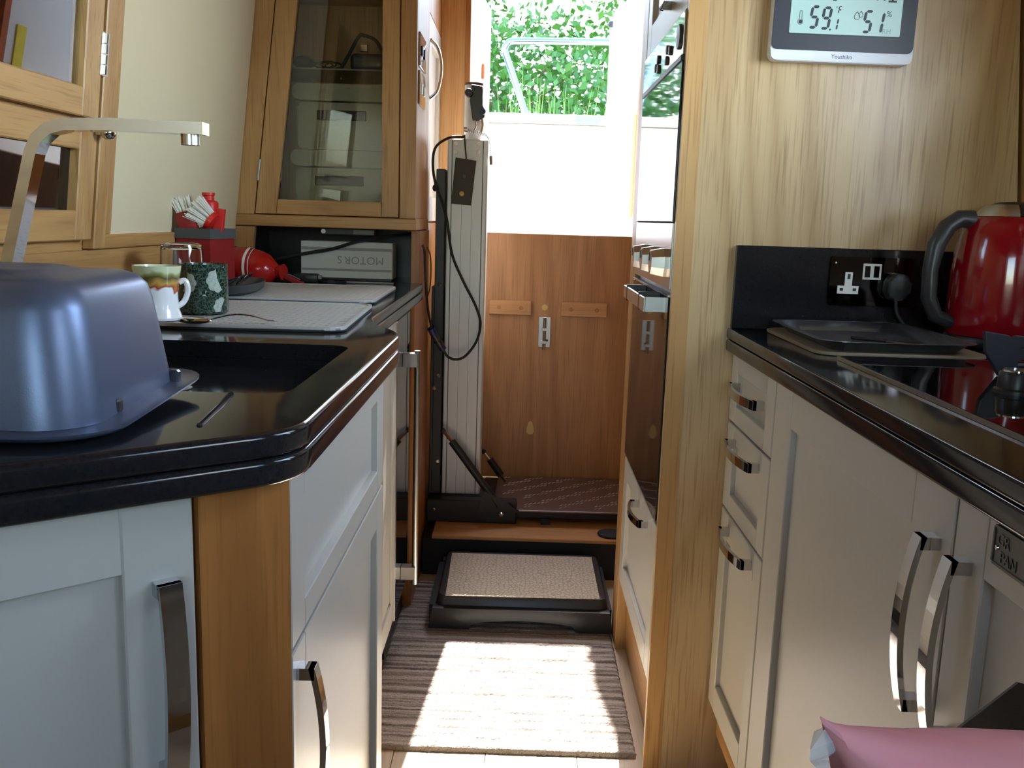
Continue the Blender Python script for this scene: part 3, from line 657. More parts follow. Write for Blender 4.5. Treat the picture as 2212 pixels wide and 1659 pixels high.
tag(br.build('bristles', BRISTLE, b2), None, None, None, 'stuff')
b3 = thing('small_brush', 'flat red brush head standing upright at the caddy corner', 'brush', (-0.667, 2.07, MATZ + 0.006))
MB().box(-0.672, -0.663, 2.060, 2.078, MATZ + 0.006, CT + 0.005, 0.002).build('handle', REDB, b3)
MB().prism([(-0.012, -0.02), (0.010, -0.02), (0.016, 0.03), (0.0, 0.032)], -0.008, 0.008, 0.002, T=frame4((-0.668, 2.062, CT + 0.012), (1, 0, 0), (0, 0, 1))).build('head', REDB, b3)
bt = thing('soap_bottle', 'clear washing-up liquid bottle with red flip cap, standing in the caddy', 'bottle', (-0.69, 2.10, MATZ + 0.005))
MB().lathe([(0.001, 0.0), (0.019, 0.0), (0.020, 0.01), (0.020, 0.12), (0.017, 0.150), (0.011, 0.168), (0.011, 0.172), (0.001, 0.172)], (-0.700, 2.098, MATZ + 0.005), 24, cap=False).build('body', mat('amber_soap', srgb(190, 170, 130), 0.1, trans=0.6), bt, True)
MB().lathe([(0.001, 0.171), (0.021, 0.171), (0.021, 0.190), (0.019, 0.194), (0.012, 0.196), (0.012, 0.206), (0.014, 0.207), (0.014, 0.213), (0.001, 0.213)], (-0.700, 2.098, MATZ + 0.005), 24, cap=False).build('cap', REDB, bt, True)

# kitchen tap
tp = thing('kitchen_tap', 'square-section chrome swan tap reaching over the sink', 'tap', (-0.655, 1.14, WT))
path = [(-0.660, 0.90), (-0.640, 0.975), (-0.622, 1.040), (-0.604, 1.105), (-0.594, 1.142), (-0.586, 1.158), (-0.572, 1.170), (-0.552, 1.1755), (-0.50, 1.177), (-0.385, 1.1755)]
rings = []
for i, (x, z) in enumerate(path):
    a = Vector(path[max(i - 1, 0)]); c = Vector(path[min(i + 1, len(path) - 1)]); d_ = (c - a).normalized(); n_ = Vector((-d_.y, d_.x)); hw = 0.0072; wy = 0.0125
    rings.append([(x + n_.x * hw, 1.15 - wy, z + n_.y * hw), (x + n_.x * hw, 1.15 + wy, z + n_.y * hw), (x - n_.x * hw, 1.15 + wy, z - n_.y * hw), (x - n_.x * hw, 1.15 - wy, z - n_.y * hw)])
MB().loft(rings).build('spout', CHROME, tp)
MB().lathe([(0.001, 1.156), (0.011, 1.156), (0.011, 1.1685), (0.001, 1.1685)], (-0.404, 1.15, 0), 20, cap=False).build('aerator', STEEL, tp, True)
MB().box(-0.690, -0.632, 1.12, 1.18, WT, WT + 0.012, 0.003).build('base', CHROME, tp)
MB().box(-0.672, -0.640, 1.105, 1.12, WT + 0.012, WT + 0.05, 0.002).build('lever', CHROME, tp)

# upturned pot
po = thing('roasting_pot', 'large dull blue-grey metal pot standing upside down on the worktop corner', 'pot', (-0.47, 0.80, WT))
def rr3(x0, x1, y0, y1, r, z, n=7): return [(p[0], p[1], z) for p in rrect(x0, x1, y0, y1, r, n)]
rings = []
X0, X1, Y0, Y1 = -0.62, -0.334, 0.690, 0.915
for f_, z, r in ((0, 0.908, 0.045), (0.001, 0.925, 0.045), (0.008, 0.975, 0.043), (0.012, 0.998, 0.040), (0.016, 1.010, 0.036), (0.024, 1.0185, 0.030), (0.036, 1.0225, 0.022), (0.06, 1.0235, 0.02)):
    rings.append(rr3(X0 + f_, X1 - f_, Y0 + f_, Y1 - f_, r, z))
for f_, z, r in ((0.064, 1.026, 0.03), (0.070, 1.0275, 0.03), (0.082, 1.026, 0.02), (0.10, 1.024, 0.01)):
    rings.append(rr3(X0 + f_, X1 - f_, Y0 + f_, Y1 - f_, r, z))
MB().loft(rings, True, True).build('body', POT, po, True)
def lipz(p, z):                                            # lip rises towards the far right corner
    return (p[0], p[1], z + 0.011 * max(0, (p[1] - 0.72)) / 0.22 * max(0.0, (p[0] + 0.60) / 0.27))
rings = [[lipz(p, z) for p in rr3(X0 - f_, X1 + f_, Y0 - f_, Y1 + f_, r, z)] for f_, z, r in ((-0.004, 0.9085, 0.042), (0.010, 0.9055, 0.05), (0.020, 0.9070, 0.058), (0.0240, 0.9090, 0.06), (0.0235, 0.9072, 0.06), (0.018, 0.9035, 0.056), (0.0, 0.9005, 0.045), (-0.012, 0.9000, 0.04))]
MB().loft(rings, True, False).build('rim', POT, po, True)
MB().box(X1 - 0.006, X1 + 0.0012, 0.756, 0.769, 0.909, 0.922, 0.003, 2).build('slot', BLACKP, po)
MB().box(X1 - 0.004, X1 + 0.006, 0.880, 0.890, 0.910, 0.926, 0.002).build('lug', POTIN, po)

# spoon
sp_ = thing('teaspoon', 'stainless teaspoon lying face down on the draining mat by the green mug', 'spoon', (-0.45, 1.44, MT))
MB().ell((-0.492, 1.395, MT + 0.006), (0.026, 0.015, 0.0055)).map(lambda c: Matrix.Rotation(math.radians(0), 3, 'Z') @ c).build('bowl', CHROME, sp_, True)
rg = []
for t in range(11):
    s_ = t / 10; x = -0.470 + 0.085 * s_; y = 1.402 + 0.045 * s_; z = MT + 0.006 + 0.009 * math.sin(math.pi * min(1, s_ * 1.1)) - 0.004 * s_; w_ = 0.0022 + 0.0022 * s_
    rg.append([(x - w_ * 0.5, y + w_, z), (x + w_ * 0.5, y - w_, z), (x + w_ * 0.5, y - w_, z + 0.0016), (x - w_ * 0.5, y + w_, z + 0.0016)])
MB().loft(rg).build('stem', CHROME, sp_, True)

# oval dish with spectacles
dz = MT
di = thing('oval_dish', 'shallow dark grey oval dish on the far draining mat, beside the red caddy', 'dish', (-0.612, 1.985, dz))
rg = []
for f_, z in ((0.70, 0.0), (0.92, 0.006), (1.0, 0.022), (0.97, 0.022), (0.88, 0.008), (0.66, 0.004)):
    rg.append([(-0.600 + 0.045 * f_ * math.cos(a * math.pi / 18) - 0.02 * f_ * math.sin(a * math.pi / 18) * 0.3, 1.985 + 0.145 * f_ * math.sin(a * math.pi / 18), dz + z) for a in range(36)])
MB().loft(rg).build('body', mat('dark_stoneware', srgb(62, 64, 64), 0.4), di, True)
sg = thing('spectacles', 'folded spectacles with clear lenses resting in the oval dish', 'glasses', (-0.60, 1.98, dz + 0.008))
for yy in (1.955, 2.010):
    MB().tube([(-0.598 + 0.016 * math.cos(a * math.pi / 8), yy + 0.022 * math.sin(a * math.pi / 8), dz + 0.026 + 0.013 * math.cos(a * math.pi / 8)) for a in range(17)], 0.0013, 6).build('rim', BLACKP, sg)
    MB().loft([[(-0.598 + 0.0155 * math.cos(a * math.pi / 8), yy + 0.0215 * math.sin(a * math.pi / 8), dz + 0.026 + 0.0125 * math.cos(a * math.pi / 8) + q) for a in range(16)] for q in (0, 0.0012)]).build('lens', GLASS, sg)
MB().tube([(-0.586, 1.93, dz + 0.034), (-0.625, 1.94, dz + 0.024), (-0.628, 2.03, dz + 0.018)], 0.0015, 6, 1).build('temple', BLACKP, sg)
MB().tube([(-0.586, 2.035, dz + 0.034), (-0.622, 2.02, dz + 0.026), (-0.618, 1.92, dz + 0.020)], 0.0015, 6, 1).build('temple', BLACKP, sg)
tag(MB().box(-0.622, -0.604, 1.87, 1.92, dz + 0.0075, dz + 0.024, 0.004, 2).build('lighter', mat('brown_case', srgb(92, 60, 44), 0.5), None, True), 'small brown case lying in the near end of the oval dish', 'case')

# red packet and red clip
rp = thing('red_packet', 'glossy red food packet lying on its side next to the black niche, white print band', 'packet', (-0.66, 2.33, WT))
ax = Vector((0.115, -0.02, -0.012)); c0 = Vector((-0.718, 2.335, WT + 0.047)); rg = []; prof = [(0.0, 0.041), (0.06, 0.044), (0.3, 0.046), (0.6, 0.044), (0.8, 0.037), (0.90, 0.025), (1.0, 0.014), (1.12, 0.020)]
def prings(pr, k):
    out = []
    for t, r in pr:
        out.append([tuple(c0 + ax * t + Vector((0.006 * math.cos(a), r * math.cos(a) * k, max(-0.0465 + 0.012 * t, r * math.sin(a) * k * (1 + 0.04 * math.sin(5 * a)))))) for a in [2 * math.pi * i / 28 for i in range(28)]])
    return out
MB().loft(prings(prof, 1.0)).build('film', REDP, rp, True)
MB().loft(prings([(0.34, 0.0465), (0.40, 0.0467)], 1.004), True, False).build('print_band', BRISTLE, rp, True)
MB().loft(prings([(0.46, 0.0460), (0.475, 0.0460)], 1.006), True, False).build('print_line', BRISTLE, rp, True)
MB().loft(prings([(-0.02, 0.043), (0.02, 0.0435)], 1.03), True, False).build('end_seal', BLACKP, rp, True)
rc = thing('bag_clip', 'slim red plastic clip closing the neck of the red packet', 'clip', (-0.575, 2.32, WT))
MB().box(-0.045, 0.045, -0.006, 0.006, -0.007, 0.007, 0.003, T=Matrix.Translation((-0.585, 2.315, WT + 0.022)) @ Matrix.Rotation(math.radians(-8), 4, 'Z') @ Matrix.Rotation(math.radians(24), 4, 'Y')).build('jaw', RED, rc)
MB().box(-0.040, 0.045, -0.006, 0.006, -0.005, 0.005, 0.002, T=Matrix.Translation((-0.583, 2.332, WT + 0.017)) @ Matrix.Rotation(math.radians(-14), 4, 'Z') @ Matrix.Rotation(math.radians(16), 4, 'Y')).build('lever', RED, rc)

# contents of the niche
mbx = thing('motor_box', 'flat white carton upside down in the niche, grey stripes and inverted lettering', 'box', (-0.47, 2.60, WT + 0.006))
MB().box(-0.604, -0.352, 2.56, 2.64, WT + 0.0065, 1.005, 0.0015).build('carton', MOTORW, mbx)
MB().box(-0.602, -0.354, 2.5592, 2.5602, 0.981, 0.989).build('stripe', MOTORG, mbx); MB().box(-0.602, -0.354, 2.5592, 2.5602, 0.925, 0.931).build('stripe', MOTORG, mbx)
text('MOTOR', 0.030, frame4((-0.430, 2.5590, 0.956), (-1, 0, 0), (0, 0, -1)), MOTORG, 'lettering', mbx); text('S', 0.030, frame4((-0.497, 2.5590, 0.957), (-1, 0, 0), (0, 0, -1)), MOTORG, 'lettering', mbx)
tag(MB().box(-0.60, -0.355, 2.565, 2.66, WT, WT + 0.006, 0.001).build('black_tablet', BLACKP), 'thin black tablet lying under the white carton in the niche', 'tablet')
tag(MB().box(-0.518, -0.338, 2.480, 2.496, WT, WT + 0.003, 0.001).build('steel_ruler', STEEL), 'slim steel strip lying on the worktop in front of the niche', 'ruler')
pa = thing('power_adapter', 'black power adapter with a pale wire loop on the worktop before the niche', 'adapter', (-0.56, 2.44, WT))
MB().box(-0.595, -0.53, 2.43, 2.46, WT, WT + 0.024, 0.005, 2).build('body', BLACKP, pa, True)
MB().box(-0.531, -0.523, 2.436, 2.454, WT + 0.010, WT + 0.020, 0.001).build('plug', MOTORG, pa)
MB().tube([(-0.596, 2.44, WT + 0.008), (-0.612, 2.432, WT + 0.012), (-0.606, 2.425, WT + 0.021), (-0.59, 2.426, WT + 0.015), (-0.575, 2.427, WT + 0.008)], 0.0014, 6, 2).build('wire', MOTORG, pa)
tag(MB().tube([(-0.66, 2.45, WT + 0.004), (-0.60, 2.415, WT + 0.004), (-0.55, 2.47, WT + 0.004), (-0.50, 2.42, WT + 0.004), (-0.46, 2.45, WT + 0.004)], 0.004, 8, 2).build('black_lead', RUBBER, None, True), 'thick black lead snaking along the worktop beside the adapter', 'cable')
tag(MB().tube([(-0.74, 2.555, 0.93), (-0.663, 2.55, 0.953), (-0.586, 2.548, 0.971), (-0.511, 2.548, 0.986), (-0.448, 2.55, 1.007), (-0.38, 2.56, 1.020), (-0.335, 2.60, 1.028), (-0.3085, 2.65, 1.032)], 0.0045, 8, 2).build('niche_cable', RUBBER, None, True), 'black cable slanting across the face of the white carton', 'cable')
ul = thing('strip_light', 'small slim strip light fixed under the glazed cupboard', 'light', (-0.47, 2.56, 1.02))
MB().box(-0.548, -0.400, 2.553, 2.580, 1.022, 1.0415, 0.003).build('housing', BLACKS, ul)
MB().box(-0.458, -0.402, 2.5515, 2.553, 1.026, 1.038).build('lens', mat('dim_lens', srgb(120, 120, 116), 0.4), ul)
ul_ = MB().lathe([(0.001, -0.001), (0.006, -0.001), (0.006, 0.002)], (-0.540, 2.552, 1.032), 12, 'y', False).build('button', STEEL, ul)

# ------------------------------------------------------------------ rear doorway
rd = struct(MB().box(-0.188, 0.401, 3.222, 3.246, 0.166, 1.033, 0.002).build('door_1', OD))
for x0, x1 in ((-0.105, 0.042), (0.145, 0.305)):
    bt_ = MB().box(x0, x1, 3.206, 3.222, 0.753, 0.803, 0.002).build('batten', OXD, rd)
    for xx in (x0 + 0.035, x1 - 0.035): MB().lathe([(0.007, 3.2055), (0.006, 3.205), (0.001, 3.205)], (xx, 0, 0.778), 12, 'y', False).build('plug', OC, bt_)
MB().lathe([(0.0105, 3.2215), (0.0105, 3.218), (0.001, 3.2175)], (0.089, 0, 0.781), 18, 'y', False).build('disc', CREAMB, rd)
bl_ = MB().box(0.070, 0.112, 3.2185, 3.2215, 0.642, 0.748, 0.001).build('slide_bolt', STEEL, rd)
MB().tube([(0.091, 3.212, 0.634), (0.091, 3.212, 0.746)], 0.006, 10).build('rod', CHROME, bl_, True)
MB().tube([(0.091, 3.212, 0.668), (0.101, 3.200, 0.668)], 0.004, 8).build('knob', CHROME, bl_, True)
for z in (0.70, 0.655): MB().box(0.081, 0.101, 3.2045, 3.2185, z, z + 0.010, 0.001).build('staple', STEEL, bl_)
rt = [(0.015 * math.sin(a * math.pi / 10), 0.016 * -math.cos(a * math.pi / 10) - 0.012 if False else 0) for a in range(2)]
MB().prism([(0.053 + x_, 0.349 + z_) for x_, z_ in ((-0.014, -0.012), (-0.009, -0.021), (0, -0.024), (0.009, -0.021), (0.014, -0.012), (0.013, 0.0), (0.007, 0.022), (0, 0.027), (-0.007, 0.022), (-0.013, 0.0))], 0, 0.003, 0.001, T=frame4((0, 3.2215, 0), (1, 0, 0), (0, 0, 1))).build('keyhole_cover', CREAMB, rd)
struct(MB().box(-0.205, -0.188, 3.205, 3.25, 0.16, 1.90, 0.002).box(0.401, 0.418, 3.205, 3.25, 0.16, 1.90, 0.002).build('trim_2', OH))

# ------------------------------------------------------------------ floor box, lift, step, rug
bx = thing('step_box', 'low black box step below the lift, topped by a pale board', 'box', (0.04, 2.95, 0))
MB().box(-0.272, 0.45, 2.69, 3.20, 0.0, 0.118, 0.002).build('body', BLACKM, bx)
MB().box(-0.243, 0.45, 2.68, 3.20, 0.1185, 0.130, 0.002).build('top_board', OXD, bx)
tag(MB().lathe([(0.001, 0.1305), (0.040, 0.1305), (0.042, 0.134), (0.040, 0.137), (0.001, 0.137)], (0.305, 2.735, 0), 24, cap=False).build('rubber_disc', RUBBER, None, True), 'flat round black rubber disc lying at the right end of the pale board', 'disc')

lf = thing('platform_lift', 'platform lift with pale aluminium mast and chequer plate, at the rear door', 'lift', (-0.1, 2.95, 0.13))
colp = MB().box(-0.231, -0.108, 2.866, 2.965, 0.205, 1.312, 0.004, 2).build('mast', ALU, lf)
for x in (-0.2165, -0.123): MB().box(x - 0.0012, x + 0.0012, 2.8652, 2.8662, 0.206, 1.308).build('groove', BLACKM, colp)
for x in (-0.185, -0.155): MB().box(x - 0.0004, x + 0.0004, 2.8655, 2.8662, 0.206, 1.12).build('seam', GREYC, colp)
for x, z in ((-0.205, 1.298), (-0.137, 1.300), (-0.206, 1.274), (-0.138, 1.276)): MB().lathe([(0.0065, 2.866), (0.0065, 2.8635), (0.004, 2.862), (0.001, 2.862)], (x, 0, z), 14, 'y', False).build('cap', BRISTLE, colp, True)
MB().box(-0.262, -0.2335, 2.85, 2.93, 0.215, 1.222, 0.002).box(-0.271, -0.2335, 2.852, 2.93, 0.21, 0.87, 0.002).build('side_rail', BLACKM, lf)
for c in ((-0.249, 0.170), (-0.247, 0.876), (-0.246, 0.591), (-0.243, 0.316), (-0.258, 0.551)):
    zf = 2.85 if c[1] > 0.2 else 2.805
    MB().lathe([(0.0065, zf), (0.0065, zf - 0.002), (0.004, zf - 0.005), (0.001, zf - 0.005)], (c[0], 0, c[1]), 12, 'y', False).build('bolt', CHROME, lf, True)
MB().lathe([(0.001, 1.312), (0.028, 1.312), (0.028, 1.472), (0.026, 1.476), (0.001, 1.476)], (-0.157, 2.905, 0), 24, cap=False).build('inner_tube', mat('white_tube', srgb(228, 228, 226), 0.4), lf, True)
MB().lathe([(0.0285, 1.472), (0.0285, 1.479), (0.001, 1.480)], (-0.157, 2.905, 0), 24, cap=False).build('tube_cap', mat('tube_cap_brown', srgb(120, 84, 60), 0.5), lf, True)
# clamp on the inner tube
cl = MB().prism([(-0.162, 1.470), (-0.131, 1.466), (-0.128, 1.455), (-0.131, 1.412), (-0.119, 1.396), (-0.122, 1.376), (-0.136, 1.367), (-0.157, 1.367), (-0.163, 1.40), (-0.167, 1.424)], 0, 0.022, 0.002, T=frame4((0, 2.880, 0), (1, 0, 0), (0, 0, 1))).build('clamp', BLACKS, lf)
MB().lathe([(0.001, 2.838), (0.011, 2.838), (0.0125, 2.842), (0.0125, 2.858)], (-0.169, 0, 1.444), 18, 'y', False).build('clamp_knob', BLACKP, cl, True)
MB().lathe([(0.001, 2.845), (0.009, 2.845), (0.010, 2.858)], (-0.127, 0, 1.392), 16, 'y', False).build('lock_button', BLUEP, cl, True)
MB().tube([(-0.150, 2.852, 1.366), (-0.146, 2.852, 1.350), (-0.152, 2.852, 1.338)], 0.003, 8, 1).build('clip', STEEL, cl, True)
MB().tube([(-0.128, 2.852, 1.372), (-0.126, 2.852, 1.352), (-0.130, 2.852, 1.332)], 0.0035, 8, 1).build('clip', CHROME, cl, True)
sp2 = []
for i in range(12 * 9 + 1):
    t = i / 108; a = i * 2 * math.pi / 12
    sp2.append((-0.176 + 0.060 * t, 2.850 + 0.005 * math.cos(a), 1.338 - 0.013 * t + 0.005 * math.sin(a)))
MB().tube(sp2, 0.0012, 5).build('spring', STEEL, lf)
MB().lathe([(0.001, -0.182), (0.007, -0.182), (0.007, -0.172)], (0, 2.850, 1.339), 12, 'x', False).build('spring_end', STEEL, lf, True)
chn = [(-0.116, 2.850, 1.326), (-0.106, 2.850, 1.312), (-0.101, 2.851, 1.290), (-0.099, 2.852, 1.265)]
for i in range(16):
    t = i / 15 * 3; k_ = min(int(t), 2); p = Vector(chn[k_]).lerp(Vector(chn[k_ + 1]), t - k_)
    MB().ell(tuple(p), (0.0018, 0.0018, 0.0024), 6, 4).build('chain_bead', STEEL, lf)
MB().tube([(-0.099, 2.852, 1.264), (-0.098, 2.852, 1.238)], 0.0048, 8).build('chain_hook', STEEL, lf, True)
# base frame, platform and struts
MB().box(-0.272, 0.012, 2.805, 2.848, 0.1315, 0.204, 0.003).box(-0.272, -0.236, 2.8485, 3.15, 0.1315, 0.204).box(-0.235, -0.09, 2.849, 3.0, 0.135, 0.2045).box(-0.10, 0.012, 2.849, 3.18, 0.14, 0.174).build('base_frame', BLACKM, lf)
MB().box(0.0125, 0.40, 2.82, 2.84, 0.150, 0.170).box(0.0125, 0.40, 3.15, 3.17, 0.150, 0.170).box(0.0125, 0.03, 2.842, 3.148, 0.150, 0.170).build('platform_frame', BLACKM, lf)
for x in (-0.205, 0.09): MB().box(x, x + 0.03, 2.81, 2.85, 0.130, 0.1500 if x > 0 else 0.1314).build('foot', RUBBER, lf)
TREAD = mat('chequer_plate', srgb(150, 132, 124), 0.32, 0.85)
pl = MB().prism([(0.02, 2.798), (0.40, 2.804), (0.40, 3.195), (-0.055, 3.190), (-0.062, 2.88), (-0.02, 2.84)], 0.1745, 0.180, 0.001).build('platform_plate', TREAD, lf)
tr = MB()
for i in range(-1, 6):
    for j in range(0, 8):
        cx, cy = i * 0.112 + (0.056 if j % 2 else 0.0) + 0.02, 2.825 + j * 0.048
        a = math.radians(26)
        for k_ in range(6):
            px = cx + (k_ - 2.5) * 0.0135; py = cy + (k_ - 2.5) * 0.006
            dx, dy = 0.0065, 0.0085
            if not (0.03 < px < 0.385 or (px > -0.04 and py > 2.93 and px < 0.385)) or py < 2.83 or py > 3.17: continue
            nx_, ny_ = -0.0015, 0.0016
            tr._add([(px - dx, py - dy, 0.1801), (px + nx_, py + ny_, 0.1801), (px + dx, py + dy, 0.1801), (px - nx_, py - ny_, 0.1801), (px - dx * .6, py - dy * .6, 0.1826), (px + dx * .6, py + dy * .6, 0.1826)],
                    [(0, 3, 4), (0, 4, 1), (1, 4, 5), (3, 5, 4), (1, 5, 2), (3, 2, 5)])
tag(tr.build('tread_bars', mat('worn_tread', srgb(206, 200, 196), 0.35, 0.4), lf), None, None, None, 'stuff')
for i, (pts, rr_) in enumerate(((((-0.226, 2.83, 0.420), (-0.197, 2.815, 0.392), (-0.043, 2.80, 0.190)), 0.0), (((-0.106, 3.1, 0.289), (-0.085, 3.1, 0.262), (-0.045, 3.1, 0.207)), 1))):
    a, b_, c = [Vector(p) for p in pts]
    s_ = MB().tube([b_, c], 0.0125, 10).build('gas_strut', BLACKM, lf, True)
    MB().tube([a, b_], 0.0055, 8).build('strut_rod', CHROME, s_, True)
    MB().ell(tuple(a), (0.009, 0.008, 0.009), 10, 6).build('ball_joint', BLACKP, s_, True)
    MB().tube([tuple(c), tuple(c + Vector((0.018, -0.006, -0.022)))], 0.0055, 8).build('end_fitting', CHROME, s_, True)
MB().lathe([(0.007, 2.812), (0.007, 2.792), (0.001, 2.790)], (-0.036, 0, 0.166), 12, 'y', False).build('pivot_pin', CHROME, lf, True)
MB().prism([(-0.11, 0.174), (0.02, 0.174), (-0.02, 0.205), (-0.09, 0.24)], 0, 0.010, T=frame4((0, 2.80, 0), (1, 0, 0), (0, 0, 1))).build('gusset', BLACKM, lf)

# hand control hanging on the mast
hc = thing('hand_control', 'flat black hand control box with a cream button, stuck to the lift mast', 'remote', (-0.185, 2.86, 1.12))
MB().prism([(-0.216, 1.121), (-0.156, 1.117), (-0.143, 1.249), (-0.205, 1.257)], 0, 0.016, 0.002, T=frame4((0, 2.8645, 0), (1, 0, 0), (0, 0, 1))).build('case', mat('charcoal_plastic', srgb(62, 60, 56), 0.6), hc)
for x, z, m_ in ((-0.178, 1.204, GREYC), (-0.184, 1.151, CREAMB)): MB().lathe([(0.0072, 2.8485), (0.0072, 2.8455), (0.005, 2.844), (0.001, 2.844)], (x, 0, z), 14, 'y', False).build('button', m_, hc, True)
MB().tube([(-0.180, 2.864, 1.324), (-0.178, 2.858, 1.297), (-0.173, 2.857, 1.254)], 0.0022, 6, 2).build('cord', RUBBER, hc, True)
# lift power cable
pc = thing('lift_cable', 'black power cable looping down the front of the lift mast to blue-ended connectors', 'cable', (-0.2, 2.82, 0.65))
lp = [(-0.18, 2.855, 1.318), (-0.223, 2.84, 1.313), (-0.264, 2.835, 1.283), (-0.271, 2.835, 1.226), (-0.259, 2.835, 1.166), (-0.24, 2.838, 1.119), (-0.226, 2.845, 1.065), (-0.21, 2.848, 0.969), (-0.173, 2.848, 0.886), (-0.136, 2.848, 0.817), (-0.118, 2.846, 0.761), (-0.129, 2.842, 0.704), (-0.161, 2.838, 0.659), (-0.189, 2.835, 0.647), (-0.215, 2.83, 0.655), (-0.23, 2.825, 0.679)]
MB().tube(lp, 0.0040, 8, 2).build('loop', RUBBER, pc, True)
cn = [Vector((-0.23, 2.825, 0.679)), Vector((-0.262, 2.80, 0.735)), Vector((-0.272, 2.74, 0.780))]
MB().tube([cn[0], cn[0].lerp(cn[1], 0.18)], 0.011, 12).build('connector_collar', BLUEP, pc, True)
MB().tube([cn[0].lerp(cn[1], 0.18), cn[0].lerp(cn[1], 0.5)], 0.012, 12).build('connector', BLACKS, pc, True)
MB().tube([cn[0].lerp(cn[1], 0.5), cn[0].lerp(cn[1], 0.85)], 0.0105, 12).build('connector', BLACKS, pc, True)
MB().tube([cn[0].lerp(cn[1], 0.85), cn[1] + Vector((-0.004, -0.006, 0.012))], 0.0115, 12).build('connector_collar', BLUEP, pc, True)
MB().tube([tuple(cn[1]), (-0.266, 2.72, 0.800), (-0.267, 2.66, 0.860), (-0.268, 2.62, 0.936), (-0.2685, 2.60, 0.985), (-0.269, 2.56, 1.000)], 0.0035, 8, 2).build('tail', RUBBER, pc, True)
MB().ell((-0.262, 2.838, 1.165), (0.010, 0.010, 0.012), 10, 6).build('tie', RUBBER, pc, True)
tag(MB().tube([(-0.2745, 2.74, 0.990), (-0.270, 2.785, 0.965), (-0.2685, 2.80, 0.92), (-0.270, 2.785, 0.868), (-0.2745, 2.74, 0.84)], 0.0022, 6, 2).build('brown_cord', mat('brown_flex', srgb(86, 64, 40), 0.6), None, True), 'thin brown cord bowing out from the oak end panel', 'cord')

# half step with mat
hs = thing('half_step', 'black plastic half step standing on the striped rug', 'step', (0.03, 2.45, 0.012))
RZ = 0.0125
def ringstep(x0, x1, y0, y1, z, r): return [(p[0], p[1], z) for p in rrect(x0, x1, y0, y1, r, 4)]
body = MB()
body.loft([ringstep(-0.200, 0.264, 2.305, 2.655, 0.055, 0.02), ringstep(-0.193, 0.259, 2.312, 2.65, 0.085, 0.02), ringstep(-0.188, 0.254, 2.318, 2.645, 0.094, 0.018), ringstep(-0.180, 0.246, 2.326, 2.64, 0.0965, 0.016)])
arch = []
for i in range(13):
    t = i / 12; x = -0.10 + 0.27 * t; arch.append((x, RZ + 0.018 + 0.010 * math.sin(math.pi * t)))
for y0, y1 in ((2.287, 2.318), (2.63, 2.664)):
    pts = [(-0.2135, RZ), (-0.105, RZ)] + arch + [(0.175, RZ), (0.2725, RZ), (0.264, 0.070), (-0.203, 0.070)]
    body.prism(pts, -y1, -y0, 0.002, T=Matrix(((1, 0, 0, 0), (0, 0, -1, 0), (0, 1, 0, 0), (0, 0, 0, 1))))
body.box(-0.2135, -0.19, 2.318, 2.63, RZ, 0.066).box(0.250, 0.2715, 2.318, 2.63, RZ, 0.066)
body.build('body', BLACKS, hs, True)
def step_mat():
    m = bpy.data.materials.new('beige_textured_mat'); m.use_nodes = True; n = m.node_tree; b = n.nodes['Principled BSDF']; b.inputs['Roughness'].default_value = 0.75
    tc = n.nodes.new('ShaderNodeTexCoord'); v = n.nodes.new('ShaderNodeTexVoronoi'); v.inputs['Scale'].default_value = 85; v.inputs['Randomness'].default_value = 0.8; v.feature = 'DISTANCE_TO_EDGE'
    n.links.new(tc.outputs['Object'], v.inputs['Vector'])
    r = n.nodes.new('ShaderNodeValToRGB'); r.color_ramp.elements[0].color = srgb(164, 152, 132); r.color_ramp.elements[1].color = srgb(198, 187, 166); r.color_ramp.elements[0].position = 0.04; r.color_ramp.elements[1].position = 0.18
    n.links.new(v.outputs['Distance'], r.inputs[0]); n.links.new(r.outputs[0], b.inputs['Base Color'])
    bp = n.nodes.new('ShaderNodeBump'); bp.inputs['Strength'].default_value = 0.5; bp.inputs['Distance'].default_value = 0.002; n.links.new(v.outputs['Distance'], bp.inputs['Height']); n.links.new(bp.outputs[0], b.inputs['Normal'])
    return m
STM = step_mat()
MB().prism([(-0.170, 2.302), (0.238, 2.313), (0.238, 2.620), (-0.176, 2.618)], 0.0972, 0.0998, 0.001).build('mat', STM, hs)
for i in range(17): MB().ell((-0.118 + i * 0.0213, 2.3045 + i * 0.0006, 0.0998), (0.0035, 0.0035, 0.002), 8, 4).build('mat_nub', BEIGE, hs, True)

